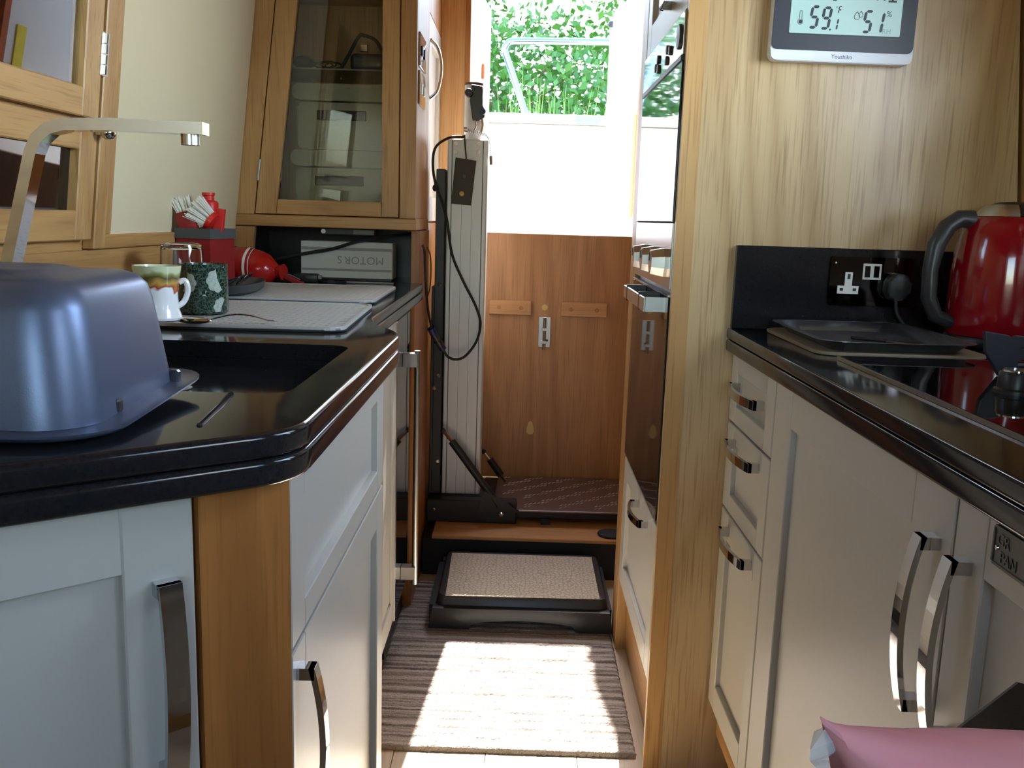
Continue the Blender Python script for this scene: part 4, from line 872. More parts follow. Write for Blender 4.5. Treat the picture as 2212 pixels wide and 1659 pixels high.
# striped rug: heavy looped pile as displaced geometry
def rug_mat():
    m = bpy.data.materials.new('striped_wool'); m.use_nodes = True; n = m.node_tree; b = n.nodes['Principled BSDF']; b.inputs['Roughness'].default_value = 0.95
    tc = n.nodes.new('ShaderNodeTexCoord'); sp = n.nodes.new('ShaderNodeSeparateXYZ'); n.links.new(tc.outputs['Object'], sp.inputs[0])
    no = n.nodes.new('ShaderNodeTexNoise'); no.inputs['Scale'].default_value = 22; n.links.new(tc.outputs['Object'], no.inputs['Vector'])
    ad = n.nodes.new('ShaderNodeMath'); ad.operation = 'MULTIPLY_ADD'; ad.inputs[1].default_value = 0.008; n.links.new(no.outputs['Fac'], ad.inputs[0]); n.links.new(sp.outputs[1], ad.inputs[2])
    n1 = n.nodes.new('ShaderNodeTexNoise'); n1.noise_dimensions = '1D'; n1.inputs['Scale'].default_value = 62; n1.inputs['Detail'].default_value = 2.5; n.links.new(ad.outputs[0], n1.inputs['W'])
    r = n.nodes.new('ShaderNodeValToRGB'); e = r.color_ramp.elements; e[0].position = 0.33; e[0].color = srgb(118, 106, 98); e[1].position = 0.62; e[1].color = srgb(200, 192, 184)
    for p_, c_ in ((0.44, (146, 136, 130)), (0.50, (172, 162, 154)), (0.56, (190, 180, 170))): q = e.new(p_); q.color = srgb(*c_)
    n.links.new(n1.outputs['Fac'], r.inputs[0])
    n2 = n.nodes.new('ShaderNodeTexNoise'); n2.inputs['Scale'].default_value = 420; n.links.new(tc.outputs['Object'], n2.inputs['Vector'])
    mm = n.nodes.new('ShaderNodeMix'); mm.data_type = 'RGBA'; mm.blend_type = 'MULTIPLY'; mm.inputs[0].default_value = 0.35; n.links.new(r.outputs[0], mm.inputs[6])
    gr = n.nodes.new('ShaderNodeValToRGB'); n.links.new(n2.outputs['Fac'], gr.inputs[0]); gr.color_ramp.elements[0].position = 0.3; gr.color_ramp.elements[1].position = 0.6; gr.color_ramp.elements[0].color = (0.35, 0.35, 0.35, 1)
    n.links.new(gr.outputs[0], mm.inputs[7]); n.links.new(mm.outputs[2], b.inputs['Base Color'])
    bp = n.nodes.new('ShaderNodeBump'); bp.inputs['Strength'].default_value = 0.8; bp.inputs['Distance'].default_value = 0.004; n.links.new(n2.outputs['Fac'], bp.inputs['Height']); n.links.new(bp.outputs[0], b.inputs['Normal'])
    return m
rng = random.Random(3); nx, ny = 150, 210; bm = bmesh.new(); grid = []
for j in range(ny + 1):
    row = []
    for i in range(nx + 1):
        u, v = i / nx, j / ny
        x = -0.304 + 0.574 * u; y = 1.735 + 0.885 * v
        ed = min(u * 0.574, (1 - u) * 0.574, v * 0.885, (1 - v) * 0.885)
        h = 0.012 * min(1, ed / 0.006) ** 0.5 if ed > 0 else 0.0005
        h *= 0.86 + 0.14 * rng.random(); h = h * (0.93 + 0.07 * math.sin(y * 210 + 2 * math.sin(x * 40)))
        if ed <= 0: x += rng.uniform(-0.002, 0.002); y += rng.uniform(-0.002, 0.002)
        row.append(bm.verts.new((x, y, 0.0004 + h)))
    grid.append(row)
for j in range(ny):
    for i in range(nx): bm.faces.new((grid[j][i], grid[j][i + 1], grid[j + 1][i + 1], grid[j + 1][i]))
me = bpy.data.meshes.new('striped_rug'); bm.to_mesh(me); bm.free(); me.materials.append(rug_mat())
rug = bpy.data.objects.new('striped_rug', me); COL.objects.link(rug)
tag(rug, 'taupe and cream striped pile rug on the aisle floor', 'rug')

# ------------------------------------------------------------------ tall oven housing on the right
TP = frame4((0, 1.690, 0), (1, 0, 0), (0, 0, 1))
oh = thing('oven_housing', 'tall oak oven housing with broad grained end panel, cream drawer at its foot', 'cabinet', (0.5, 1.95, 0))
GRAIN = wood('oak_cathedral', srgb(204, 176, 132), srgb(182, 152, 108), srgb(146, 114, 76), 'z', 0.30, ring=5.0, seed=2.2, bands=12.0, dist=0.9, pore=0.62)
MB().prism([(0.2745, 0), (0.995, 0), (0.785, 1.93), (0.2745, 1.93)], 0, 0.018, T=TP).build('end_panel', GRAIN, oh)
MB().box(0.2738, 0.306, 1.6708, 1.6722, 0, 1.93).build('lipping', OZ, oh)
MB().box(0.274, 0.80, 2.228, 2.325, 0, 1.93, 0.001).build('far_panel', OZ, oh)
MB().box(0.300, 0.80, 1.692, 2.226, 0.0, 0.19).build('plinth', OY, oh)
MB().box(0.60, 0.78, 1.692, 2.226, 0.20, 1.93).build('back_panel', OZ, oh)
TO = frame4((0.294, 2.2245, 0), (0, -1, 0), (0, 0, 1))       # face towards the aisle, u runs to the viewer
dw = shaker(TO @ Matrix.Translation((0, 0.194, 0)), 0.530, 0.318, 0.055, 'drawer_front', CREAM, oh, th=0.0195, rail=0.05)
bow_handle(TO @ Matrix.Translation((0.355, 0.245, 0.0195)) @ Matrix.Translation((0, 0.235, 0)), 0.150, dw, vertical=False, wd=0.014, h=0.032)
dc = shaker(TO @ Matrix.Translation((0, 1.452, 0)), 0.530, 0.475, 0.06, 'cupboard_door', CREAM, oh, th=0.0195)
bow_handle(TO @ Matrix.Translation((0.420, 1.492, 0.0195)), 0.17, dc, vertical=False, wd=0.016, h=0.032)
mw = thing('microwave', 'built-in microwave with mirror-black glass door and oval buttons, in the oak housing', 'microwave', (0.45, 1.95, 1.084))
MB().box(0.284, 0.595, 1.694, 2.224, 1.084, 1.448).build('body', BLACKP, mw)
MB().box(0.2705, 0.2838, 1.694, 2.224, 1.084, 1.362, 0.001).build('door', BGLASS, mw)
MB().box(0.2705, 0.2838, 1.694, 2.224, 1.372, 1.446, 0.001).build('control_panel', mat('mirror_panel', (0.62, 0.62, 0.62, 1), 0.05, 1.0), mw)
MB().box(0.268, 0.2838, 1.694, 2.224, 1.3625, 1.3715).build('divider', BLACKM, mw)
for y, z, r in ((1.733, 1.408, 0.022), (1.833, 1.402, 0.009), (1.868, 1.409, 0.009), (1.873, 1.390, 0.009), (1.990, 1.411, 0.009), (2.018, 1.398, 0.009), (1.983, 1.391, 0.009)):
    MB().lathe([(r, 0.2705), (r * 0.95, 0.2665), (0.001, 0.2655)], (0, y, z), 18, 'x', False).build('button', BLACKP, mw, True)
ov = thing('oven', 'built-in oven with steel control panel, chunky faceted knobs and dark glass door', 'oven', (0.45, 1.95, 0.52))
MB().box(0.284, 0.595, 1.694, 2.224, 0.518, 1.082).build('body', BLACKP, ov)
MB().box(0.2715, 0.2838, 1.694, 2.224, 0.962, 1.0815, 0.001).build('control_panel', STEEL, ov)
for y in (1.995, 1.860, 1.728):
    kn = MB().loft([[(xx, y + (r * math.cos(a)), 1.010 + (r * math.sin(a))) for a in [math.pi * (2 * i + 1) / 8 for i in range(8)]] for xx, r in ((0.2715, 0.028), (0.262, 0.028), (0.239, 0.023))]).build('knob', STEEL, ov)
    MB().box(0.2365, 0.238, y - 0.003, y + 0.003, 1.012, 1.028).build('pointer', BLACKP, kn)
od_ = MB().box(0.2715, 0.2838, 1.694, 2.224, 0.522, 0.948, 0.001).build('door', BGLASS, ov)
MB().box(0.2700, 0.2838, 1.694, 2.224, 0.9485, 0.952).build('door_trim', STEEL, od_)
hd = MB().box(0.230, 0.234, 1.722, 2.055, 0.918, 0.945, 0.001).box(0.2342, 0.2714, 1.722, 1.726, 0.918, 0.945).box(0.2342, 0.2714, 2.051, 2.055, 0.918, 0.945).build('handle', STEEL, od_)
for y in (1.79, 1.99): MB().box(0.2295, 0.2715, y, y + 0.008, 0.915, 0.950, 0.001).build('handle_post', BLACKP, hd)

# ------------------------------------------------------------------ right base cabinets and worktop
wtr = thing('hob_worktop', 'polished black stone worktop with the gas hob, below the oak end panel', 'worktop', (0.65, 0.95, 0.857))
R_OUT = [(0.379, 0.28), (0.90, 0.28), (0.90, 1.6705), (0.377, 1.6705)]
slab(R_OUT, None, 0.8795, WT, 0.005).build('slab', STONE, wtr, True); slab(R_OUT, None, 0.857, 0.879, 0.005).build('edge_strip', STONE, wtr, True)
MB().box(0.382, 0.878, 1.656, 1.6705, WT + 0.0003, 1.047, 0.001).build('upstand', STONE, wtr)
def face(y, z): return frame4((0.411, y, z), (0, -1, 0), (0, 0, 1))
du = thing('drawer_unit', 'narrow cream three-drawer unit under the hob worktop, against the oak housing', 'cabinet', (0.6, 1.52, 0))
MB().box(0.4115, 0.88, 1.378, 1.6695, 0.10, 0.856).build('carcass', OY, du)
for z0, z1, hz in ((0.732, 0.853, 0.802), (0.569, 0.7275, 0.700), (0.175, 0.5645, 0.537)):
    df = shaker(face(1.6685, z0), 0.289, z1 - z0, 0.045, 'drawer_front', CREAM, du, rail=0.032 if z1 > 0.7 else 0.05, th=0.020)
    bow_handle(face(1.6685, hz) @ Matrix.Translation((0.148, 0, 0.020)), 0.175, df, vertical=False, wd=0.015, h=0.030)
MB().box(0.46, 0.48, 0.30, 1.668, 0.0, 0.10).build('plinth', OY, du)
for nm, ya, yb, lab, hu in (('base_cupboard', 1.374, 0.789, 'wide cream base cupboard beside the drawer unit, long chrome handle', 0.556), ('base_cupboard', 0.785, 0.30, 'cream base cupboard with the embossed metal plaque under the gas hob', 0.028)):
    bc = thing(nm, lab, 'cabinet', (0.6, (ya + yb) / 2, 0))
    MB().box(0.4115, 0.88, yb, ya, 0.10, 0.856).build('carcass', OY, bc)
    dr_ = shaker(face(ya, 0.175), ya - yb, 0.678, 0.085 if hu > 0.1 else 0.054, 'door', CREAM, bc, th=0.020, rail=0.055)
    bow_handle(face(ya, 0.175) @ Matrix.Translation((hu, 0.545, 0.020)), 0.172, dr_, wd=0.017, h=0.030)
pq = thing('metal_plaque', 'small embossed pewter plaque fixed on the cupboard door under the hob', 'plaque', (0.39, 0.66, 0.82))
PEW = mat('pewter', srgb(104, 104, 100), 0.4, 0.7)
TQ = frame4((0.3908, 0.7155, 0.8195), (0, -1, 0), (0, 0, 1))
MB().prism(rrect(0, 0.10, 0, 0.0325, 0.003), 0.0002, 0.003, 0.0005, T=TQ).build('plate', PEW, pq)
b = MB().box(0.002, 0.098, 0.0, 0.0022, 0.003, 0.0042, T=TQ).box(0.002, 0.098, 0.0303, 0.0325, 0.003, 0.0042, T=TQ).box(0, 0.002, 0.002, 0.0305, 0.003, 0.0042, T=TQ).box(0.098, 0.1, 0.002, 0.0305, 0.003, 0.0042, T=TQ)
b.build('raised_border', PEW, pq)
text('GR', 0.014, TQ @ Matrix.Translation((0.006, 0.022, 0.003)), PEW, 'lettering', pq, 0.0008, 'LEFT'); text('PAN', 0.013, TQ @ Matrix.Translation((0.012, 0.0085, 0.003)), PEW, 'lettering', pq, 0.0008, 'LEFT')
MB().lathe([(0.0025, 0.0), (0.002, 0.0015), (0.0003, 0.0018)], (0, 0, 0), 12).map(lambda c: TQ @ (c + Vector((0.0065, 0.0145, 0.003)))).build('screw', CHROME, pq, True)

# twin socket on the upstand
TS_ = frame4((0, 1.6555, 0), (1, 0, 0), (0, 0, 1))
so = thing('wall_socket', 'dark mirror-finish double socket plate with white inserts on the black upstand', 'socket', (0.62, 1.655, 0.947))
MB().prism(rrect(0.547, 0.692, 0.947, 1.033, 0.003), 0, 0.005, 0.0015, T=TS_).build('plate', mat('black_nickel', (0.05, 0.045, 0.046, 1), 0.06, 1.0), so)
MB().prism([(0.562, 0.968), (0.599, 0.968), (0.599, 0.982), (0.587, 0.982), (0.587, 1.006), (0.574, 1.006), (0.574, 0.982), (0.562, 0.982)], 0.005, 0.0062, T=TS_).build('pin_insert', BRISTLE, so)
for x0, x1, z0, z1 in ((0.578, 0.583, 0.994, 1.003), (0.566, 0.572, 0.973, 0.978), (0.589, 0.595, 0.973, 0.978)): MB().box(x0, x1, z0, z1, 0.0062, 0.0064, T=TS_).build('pin_hole', BLACKP, so)
MB().box(0.6045, 0.6365, 0.994, 1.022, 0.005, 0.0065, T=TS_).build('usb_insert', BRISTLE, so)
for x0 in (0.6075, 0.6235): MB().box(x0, x0 + 0.0095, 0.998, 1.018, 0.0065, 0.0067, T=TS_).build('usb_slot', BGLASS, so)
MB().lathe([(0.0018, 0.005), (0.0015, 0.0062), (0.0003, 0.0063)], (0.556, 0, 0), 10).map(lambda c: TS_ @ Vector((c.x, 1.022 + c.y, c.z))).build('screw', STEEL, so)
pg = thing('mains_plug', 'rounded black mains plug in the right half of the socket plate', 'plug', (0.662, 1.645, 0.97))
MB().prism(rrect(0.642, 0.682, 0.960, 1.006, 0.014), 0.0052, 0.030, 0.006, 3, T=TS_).build('body', BLACKP, pg, True)
MB().tube([(0.662, 1.636, 0.962), (0.665, 1.63, 0.935), (0.69, 1.62, 0.906), (0.715, 1.60, 0.9035)], 0.0033, 8, 2).build('lead', RUBBER, pg, True)

# ------------------------------------------------------------------ weather clock
TC = frame4((0, 1.6715, 0), (1, 0, 0), (0, 0, 1)) @ Matrix.Translation((0.53, 1.41, 0)) @ Matrix.Rotation(math.radians(-0.6), 4, 'Z') @ Matrix.Translation((-0.53, -1.41, 0))
ck = thing('weather_clock', 'wall weather display with pale LCD, dark bezel and silver lower bar', 'clock', (0.532, 1.66, 1.358))
MB().prism(rrect(0.412, 0.653, 1.3585, 1.535, 0.012), 0, 0.022, 0.002, T=TC).build('case', CLOCKS, ck, True)
MB().prism(rrect(0.413, 0.652, 1.3765, 1.534, 0.010), 0.0222, 0.0245, T=TC).build('bezel', CLOCKB, ck)
MB().prism(smooth_poly([(0.413, 1.3755), (0.413, 1.3595), (0.652, 1.3595), (0.652, 1.3755)], [0, 0.010, 0.010, 0]), 0.0222, 0.0245, T=TC).build('silver_bar', CLOCKS, ck)
sc = MB().prism(rrect(0.440, 0.6265, 1.4030, 1.528, 0.002), 0.0246, 0.0252, T=TC).build('screen', LCD, ck)
MB().box(0.4385, 0.628, 1.4013, 1.4028, 0.0246, 0.0256, T=TC).build('screen_edge', BLACKP, ck)
SEG = {'0': 'abcdef', '1': 'bc', '2': 'abged', '5': 'afgcd', '8': 'abcdefg', '9': 'abcdfg', 'F': 'aefg'}
def seg_digit(b, ch, x, z, w, h, t, sk_=0.12):
    W2, H2 = w / 2, h / 2; g = t * 0.12
    def bar(p, q):
        P, Q = Vector(p), Vector(q); d = (Q - P).normalized(); n_ = Vector((-d.y, d.x)) * t / 2; P = P + d * g; Q = Q - d * g
        pts = [P, P + d * t / 2 + n_, Q - d * t / 2 + n_, Q, Q - d * t / 2 - n_, P + d * t / 2 - n_]
        b.prism([(x + p_.x + sk_ * p_.y, z + p_.y) for p_ in pts], 0.0253, 0.0255, T=TC)
    A = {'a': ((-W2, H2), (W2, H2)), 'b': ((W2, H2), (W2, 0)), 'c': ((W2, 0), (W2, -H2)), 'd': ((-W2, -H2), (W2, -H2)), 'e': ((-W2, 0), (-W2, -H2)), 'f': ((-W2, H2), (-W2, 0)), 'g': ((-W2, 0), (W2, 0))}
    for s_ in SEG[ch]: bar(*A[s_])
for ch, x, z, w_, h_, t_ in (('5', 0.4805, 1.4295, 0.0115, 0.033, 0.0046), ('9', 0.5005, 1.4285, 0.0115, 0.033, 0.0046), ('1', 0.5155, 1.4195, 0.009, 0.018, 0.0028), ('F', 0.5225, 1.4425, 0.0045, 0.011, 0.0018), ('5', 0.5705, 1.4255, 0.0115, 0.033, 0.0046), ('1', 0.5895, 1.4245, 0.0115, 0.033, 0.0046), ('2', 0.4800, 1.4755, 0.010, 0.030, 0.004), ('8', 0.5140, 1.4735, 0.010, 0.030, 0.004)):
    b = MB(); seg_digit(b, ch, x, z, w_, h_, t_); b.build('digit', INK, sc)
b = MB()
b.prism([(0.5085 + 0.0017 * math.cos(i), 1.4105 + 0.0017 * math.sin(i)) for i in [k_ * 0.6283 for k_ in range(10)]], 0.0253, 0.0255, T=TC).build('decimal_point', INK, sc)
b = MB()
# FRI in segment strokes (upper line, only its feet fall in the picture)
for pts in (((0.566, 1.4610), (0.566, 1.484)), ((0.583, 1.4600), (0.583, 1.484)), ((0.595, 1.4600), (0.592, 1.472)), ((0.6085, 1.459), (0.6085, 1.484))): b.prism([(pts[0][0] - 0.0016, pts[0][1]), (pts[0][0] + 0.0016, pts[0][1]), (pts[1][0] + 0.0016, pts[1][1]), (pts[1][0] - 0.0016, pts[1][1])], 0.0253, 0.0255, T=TC)
for x0, x1, z in ((0.566, 0.577, 1.4825), (0.566, 0.575, 1.473), (0.583, 0.595, 1.4825), (0.583, 0.594, 1.472), (0.6015, 0.6155, 1.4575), (0.6015, 0.6155, 1.4825)): b.box(x0, x1, z, z + 0.003, 0.0253, 0.0255, T=TC)
b.box(0.5925, 0.5955, 1.4735, 1.4825, 0.0253, 0.0255, T=TC)
tag(b.build('weekday_letters', INK, sc), None, None, None, 'stuff')
text('%', 0.0135, TC @ Matrix.Translation((0.6055, 1.4385, 0.0253)), INK, 'percent', sc, 0.0001)
text('RH', 0.0115, TC @ Matrix.Translation((0.6035, 1.4105, 0.0253)), mat('lcd_faint', srgb(132, 158, 156), 0.4), 'humidity_letters', sc, 0.0001)
text('°', 0.010, TC @ Matrix.Translation((0.5165, 1.4435, 0.0253)), INK, 'degree', sc, 0.0001)
ic = MB().prism([(0.4575 + 0.0032 * math.cos(i * 0.5236), 1.4215 + 0.0032 * math.sin(i * 0.5236)) for i in range(12)], 0.0253, 0.0255, T=TC)
for i in range(12):
    pass
rg_ = [(0.4555, 1.425), (0.4556, 1.437), (0.4566, 1.4395), (0.4584, 1.4395), (0.4594, 1.437), (0.4595, 1.425)]
for p, q in zip(rg_, rg_[1:]): ic.tube([tuple(TC @ Vector((p[0], p[1], 0.0254))), tuple(TC @ Vector((q[0], q[1], 0.0254)))], 0.0004, 4)
ic.tube([tuple(TC @ Vector((0.4575 + 0.0045 * math.cos(a), 1.4215 + 0.0045 * math.sin(a), 0.0254))) for a in [2.2 + i * 0.42 for i in range(13)]], 0.0004, 4)
for cx, cz, s_ in ((0.5515, 1.4325, 1.0), (0.5580, 1.4355, 0.75)):
    pts = [(0, 0.0085)] + [(0.0045 * math.cos(a), 0.0045 * math.sin(a)) for a in [0.5 - i * 0.345 for i in range(13)]] + [(0, 0.0085)]
    ic.tube([tuple(TC @ Vector((cx + p[0] * s_, cz + p[1] * s_, 0.0254))) for p in pts], 0.00045, 4)
tag(ic.build('icons', INK, sc), None, None, None, 'stuff')
text('Youshiko', 0.0095, TC @ Matrix.Translation((0.533, 1.3673, 0.0246)), mat('bar_print', srgb(64, 66, 84), 0.5), 'brand_lettering', ck, 0.0001)

# ------------------------------------------------------------------ kettle
KC = (0.792, 1.535, WT + 0.0005)
kt = thing('electric_kettle', 'glossy red electric kettle with black loop handle beside the socket', 'kettle', KC)
MB().lathe([(0.001, 0), (0.078, 0), (0.080, 0.004), (0.080, 0.012), (0.077, 0.016), (0.001, 0.016)], KC, 40, cap=False).build('power_base', BLACKP, kt, True)
MB().lathe([(0.001, 0.0165), (0.079, 0.0165), (0.0805, 0.022), (0.0805, 0.060), (0.080, 0.11), (0.078, 0.145), (0.0735, 0.175), (0.066, 0.195), (0.056, 0.207), (0.046, 0.210), (0.001, 0.211)], KC, 48, cap=False).build('body', REDG, kt, True)
MB().lathe([(0.001, 0.211), (0.052, 0.2095), (0.046, 0.218), (0.034, 0.227), (0.018, 0.232), (0.001, 0.233)], KC, 36, cap=False).build('lid', BLACKP, kt, True)
MB().loft([[(KC[0] + r_ * math.cos(a), KC[1] + r_ * math.sin(a), KC[2] + z_) for a in [math.radians(150 + i * 9) for i in range(13)]] for r_, z_ in ((0.053, 0.2085), (0.047, 0.2190), (0.036, 0.2275), (0.036, 0.2260), (0.046, 0.2170))], False, False).build('lid_plate', STEEL, kt, True)
hp = [(-0.060, 0.203), (-0.082, 0.203), (-0.100, 0.190), (-0.115, 0.160), (-0.120, 0.120), (-0.118, 0.075), (-0.104, 0.045), (-0.078, 0.035)]
rg = []
for i, (dx, dz_) in enumerate(hp):
    a = Vector(hp[max(i - 1, 0)]); c = Vector(hp[min(i + 1, len(hp) - 1)]); d_ = (c - a).normalized(); n_ = Vector((-d_.y, d_.x)); hw = 0.0145 if i < 4 else 0.012
    P_ = Vector((dx, dz_))
    ring = []
    for k_ in range(12):
        t_ = 2 * math.pi * k_ / 12; q = P_ + n_ * hw * math.cos(t_); ring.append((KC[0] + q.x, KC[1] + 0.015 * math.sin(t_), KC[2] + q.y))
    rg.append(ring)
MB().loft(rg).build('handle', BLACKS, kt, True)

# ------------------------------------------------------------------ trays
tag(MB().prism(rrect(0.436, 0.69, 1.333, 1.648, 0.03), WT + 0.0004, WT + 0.0055, 0.001).build('chopping_board', BOARD), 'thin rounded brown board lying under the baking tray', 'board')
tg = MB(); z0 = WT + 0.006
for ra, rb in (((0.455, 0.655, 1.340, 1.615, 0.03, 0.001), (0.455, 0.655, 1.340, 1.615, 0.03, 0.001)),):
    seq = [(0.462, 0.650, 1.348, 1.608, 0.028, 0.0), (0.446, 0.666, 1.332, 1.624, 0.036, 0.0145), (0.438, 0.674, 1.324, 1.632, 0.04, 0.0155), (0.438, 0.674, 1.324, 1.632, 0.04, 0.0165), (0.447, 0.665, 1.333, 1.623, 0.036, 0.0160), (0.464, 0.648, 1.350, 1.606, 0.028, 0.0014)]
    tg.loft([[(p[0], p[1], z0 + s_[5]) for p in rrect(*s_[:5], 6)] for s_ in seq])
tag(tg.build('baking_tray', TRAYM, None, True), 'shallow rounded grey metal baking tray on the worktop by the socket', 'tray')
kf = thing('table_knife', 'slim dark-handled knife lying inside the baking tray', 'knife', (0.56, 1.45, z0 + 0.002))
MB().box(-0.055, 0.0, -0.004, 0.004, 0, 0.006, 0.002, T=Matrix.Translation((0.575, 1.44, z0 + 0.003)) @ Matrix.Rotation(math.radians(-35), 4, 'Z')).build('handle', BLACKP, kf)
MB().box(0.0, 0.085, -0.005, 0.005, 0, 0.0015, T=Matrix.Translation((0.575, 1.44, z0 + 0.005)) @ Matrix.Rotation(math.radians(-35), 4, 'Z')).build('blade', CHROME, kf)

# ------------------------------------------------------------------ gas hob
hb = thing('gas_hob', 'black glass gas hob with cast iron pan supports and black knobs', 'hob', (0.66, 1.0, WT))
MB().prism(rrect(0.452, 0.875, 0.52, 1.295, 0.008), WT + 0.0004, WT + 0.006, 0.0015).build('glass', BGLASS, hb)
MB().box(0.4495, 0.4515, 0.52, 1.295, WT + 0.0004, WT + 0.0055).build('trim', STEEL, hb)
MB().box(0.452, 0.875, 1.2955, 1.2985, WT + 0.0004, WT + 0.0062).build('trim', STEEL, hb)
GZ = WT + 0.006
for (bx, by, R_) in ((0.700, 1.150, 0.050), (0.700, 0.760, 0.042)):
    bu = MB().lathe([(R_ + 0.012, 0), (R_ + 0.012, 0.004), (R_, 0.012), (R_, 0.020), (0.001, 0.020)], (bx, by, GZ), 36, cap=False).build('burner', IRON, hb, True)
    MB().lathe([(0.001, 0.0205), (R_ - 0.006, 0.0205), (R_ - 0.004, 0.025), (R_ - 0.012, 0.029), (0.001, 0.030)], (bx, by, GZ), 36, cap=False).build('burner_cap', IRON, bu, True)
    for a in range(0, 360, 30):
        c_, s_ = math.cos(math.radians(a)), math.sin(math.radians(a))
        MB().box(-0.006, 0.006, -0.002, 0.002, 0.011, 0.0195, T=Matrix.Translation((bx, by, GZ)) @ Matrix.Rotation(math.radians(a), 4, 'Z') @ Matrix.Translation((0, R_ + 0.0005, 0))).build('port', CERAM, bu)
    ps = MB().tube([(bx + (R_ + 0.030) * math.cos(i * math.pi / 12), by + (R_ + 0.030) * math.sin(i * math.pi / 12), GZ + 0.004) for i in range(25)], 0.004, 6).build('pan_support', IRON, hb)
    for k_, a in enumerate((180, 235, 300, 0, 60, 120)):
        M_ = Matrix.Translation((bx, by, GZ)) @ Matrix.Rotation(math.radians(a), 4, 'Z')
        pr = [(0.030, 0.036), (0.075, 0.034), (0.092, 0.052), (0.122, 0.056), (0.118, 0.030), (0.098, 0.0005), (0.078, 0.0005), (0.078, 0.022), (0.030, 0.028)] if k_ == 0 else [(0.030, 0.044), (0.085, 0.044), (0.098, 0.036), (0.100, 0.0005), (0.084, 0.0005), (0.080, 0.030), (0.030, 0.032)]
        MB().prism(pr, -0.0045, 0.0045, 0.001, T=M_ @ frame4((0, 0, 0), (1, 0, 0), (0, 0, 1))).build('arm', IRON, ps)
for ky, kx in ((1.030, 0.560), (0.930, 0.560), (0.83, 0.56)):
    kb = MB().lathe([(0.001, 0), (0.022, 0), (0.022, 0.004), (0.019, 0.006), (0.018, 0.022), (0.016, 0.025), (0.001, 0.025)], (kx, ky, GZ), 28, cap=False).build('knob', BLACKP, hb, True)
    MB().lathe([(0.0165, 0.0245), (0.0165, 0.0262), (0.0145, 0.0266), (0.0145, 0.0245)], (kx, ky, GZ), 28, cap=False).build('knob_ring', CHROME, kb, True)

# ------------------------------------------------------------------ side table and pink packet close to the viewer
tbt = thing('side_table', 'small black side table with a slanting corner beside the base cupboards', 'table', (0.2, 0.25, 0))
MB().prism([(0.06, 0.316), (0.325, 0.5535), (0.345, 0.54), (0.345, 0.02), (0.06, 0.02)], 0.783, 0.800, 0.003).build('top', BLACKS, tbt)
for x, y in ((0.085, 0.045), (0.32, 0.045), (0.32, 0.51), (0.085, 0.30)): MB().box(x - 0.012, x + 0.012, y - 0.012, y + 0.012, 0.0, 0.7828).build('leg', BLACKM, tbt)
pk = thing('pink_packet', 'puffy pink plastic packet with a clear crimped end on the black table', 'packet', (0.23, 0.29, 0.80))
rg = []; NN = 32
for i in range(29):
    t = i / 28; x = 0.1100 + 0.215 * t ** 1.15
    sh = min(1.0, t * 3.2) ** 0.6 * min(1.0, (1.0 - t) * 3.2 + 0.02) ** 0.6
    hz = 0.0558 - 0.0065 * sh; zc = 0.8004 + hz; hy = 0.0010 + 0.042 * sh; ring = []
    for k_ in range(NN):
        a = 2 * math.pi * k_ / NN; ca_, sa_ = math.cos(a), math.sin(a)
        yy = 0.300 + hy * math.copysign(abs(ca_) ** 0.8, ca_); zz = zc + hz * math.copysign(abs(sa_) ** (0.62 if sa_ > 0 else 0.8), sa_)
        wr = 0.0022 * math.sin(5 * a + 9 * t) * math.sin(math.pi * t) * (1 - abs(sa_) ** 3)
        ring.append((x + 0.55 * max(0, 0.911 - zz) * max(0.0, 1 - t * 2.2) * (0.5 if zz < 0.87 else 1), yy + wr, max(0.8006, zz)))
    rg.append(ring)
MB().loft(rg).build('film', PINK, pk, True)
cr = []
for i in range(16):
    z = 0.842 + 0.066 * i / 15; xo = 0.110 + 0.55 * (0.911 - z) * (0.5 if z < 0.87 else 1)
    w_ = 0.0085 + 0.0012 * math.sin(i * 2.1) - (0.006 if i == 15 else 0); yy = 0.300 + 0.0012 * math.sin(i * 1.7); y2 = yy + 0.0022 * math.sin(i * 1.3)
    cr.append([(xo + 0.001, yy - 0.0003, z), (xo + 0.001, yy + 0.0003, z), (xo - w_, y2 + 0.0003, z - 0.003), (xo - w_, y2 - 0.0003, z - 0.003)])
MB().loft(cr).build('crimped_end', FILM, pk)

# ------------------------------------------------------------------ stern deck and bank outside
def leafmesh(b, c, n, rad, size, rng, squash=1.0):
    for _ in range(n):
        while True:
            p = Vector((rng.uniform(-1, 1), rng.uniform(-1, 1), rng.uniform(-1, 1)))
            if 0.35 < p.length < 1: break
        p = Vector((p.x * rad[0], p.y * rad[1], p.z * rad[2])) + Vector(c)
        d = Vector((rng.gauss(0, 1), rng.gauss(0, 1), rng.gauss(0, 0.7))).normalized(); u = d.orthogonal().normalized(); u.rotate(Matrix.Rotation(rng.uniform(0, 6.28), 3, d)); s_ = size * rng.uniform(0.6, 1.3)
        v_ = d.cross(u)
        b._add([tuple(p), tuple(p + u * s_ * 0.5 + v_ * s_ * 0.28), tuple(p + u * s_), tuple(p + u * s_ * 0.5 - v_ * s_ * 0.28)], [(0, 1, 2), (0, 2, 3)])
rng = random.Random(11)
struct(MB().box(-1.0, 1.1, 3.252, 5.3, 0.86, 0.96).build('stern_deck', BULK))
struct(MB().box(-14, 14, 6.2, 26, -0.6, 0.75).build('canal_bank', SOIL))
lk = thing('stern_locker', 'white painted stern locker box on the rear deck below the hoop rail', 'locker', (0.15, 4.75, 0.96))
MB().box(-0.95, 1.0, 4.60, 5.05, 0.9605, 1.535, 0.02, 2).build('body', BULK, lk)
MB().box(-0.97, 1.02, 4.58, 5.07, 1.536, 1.580, 0.012, 2).build('lid', BULK, lk)
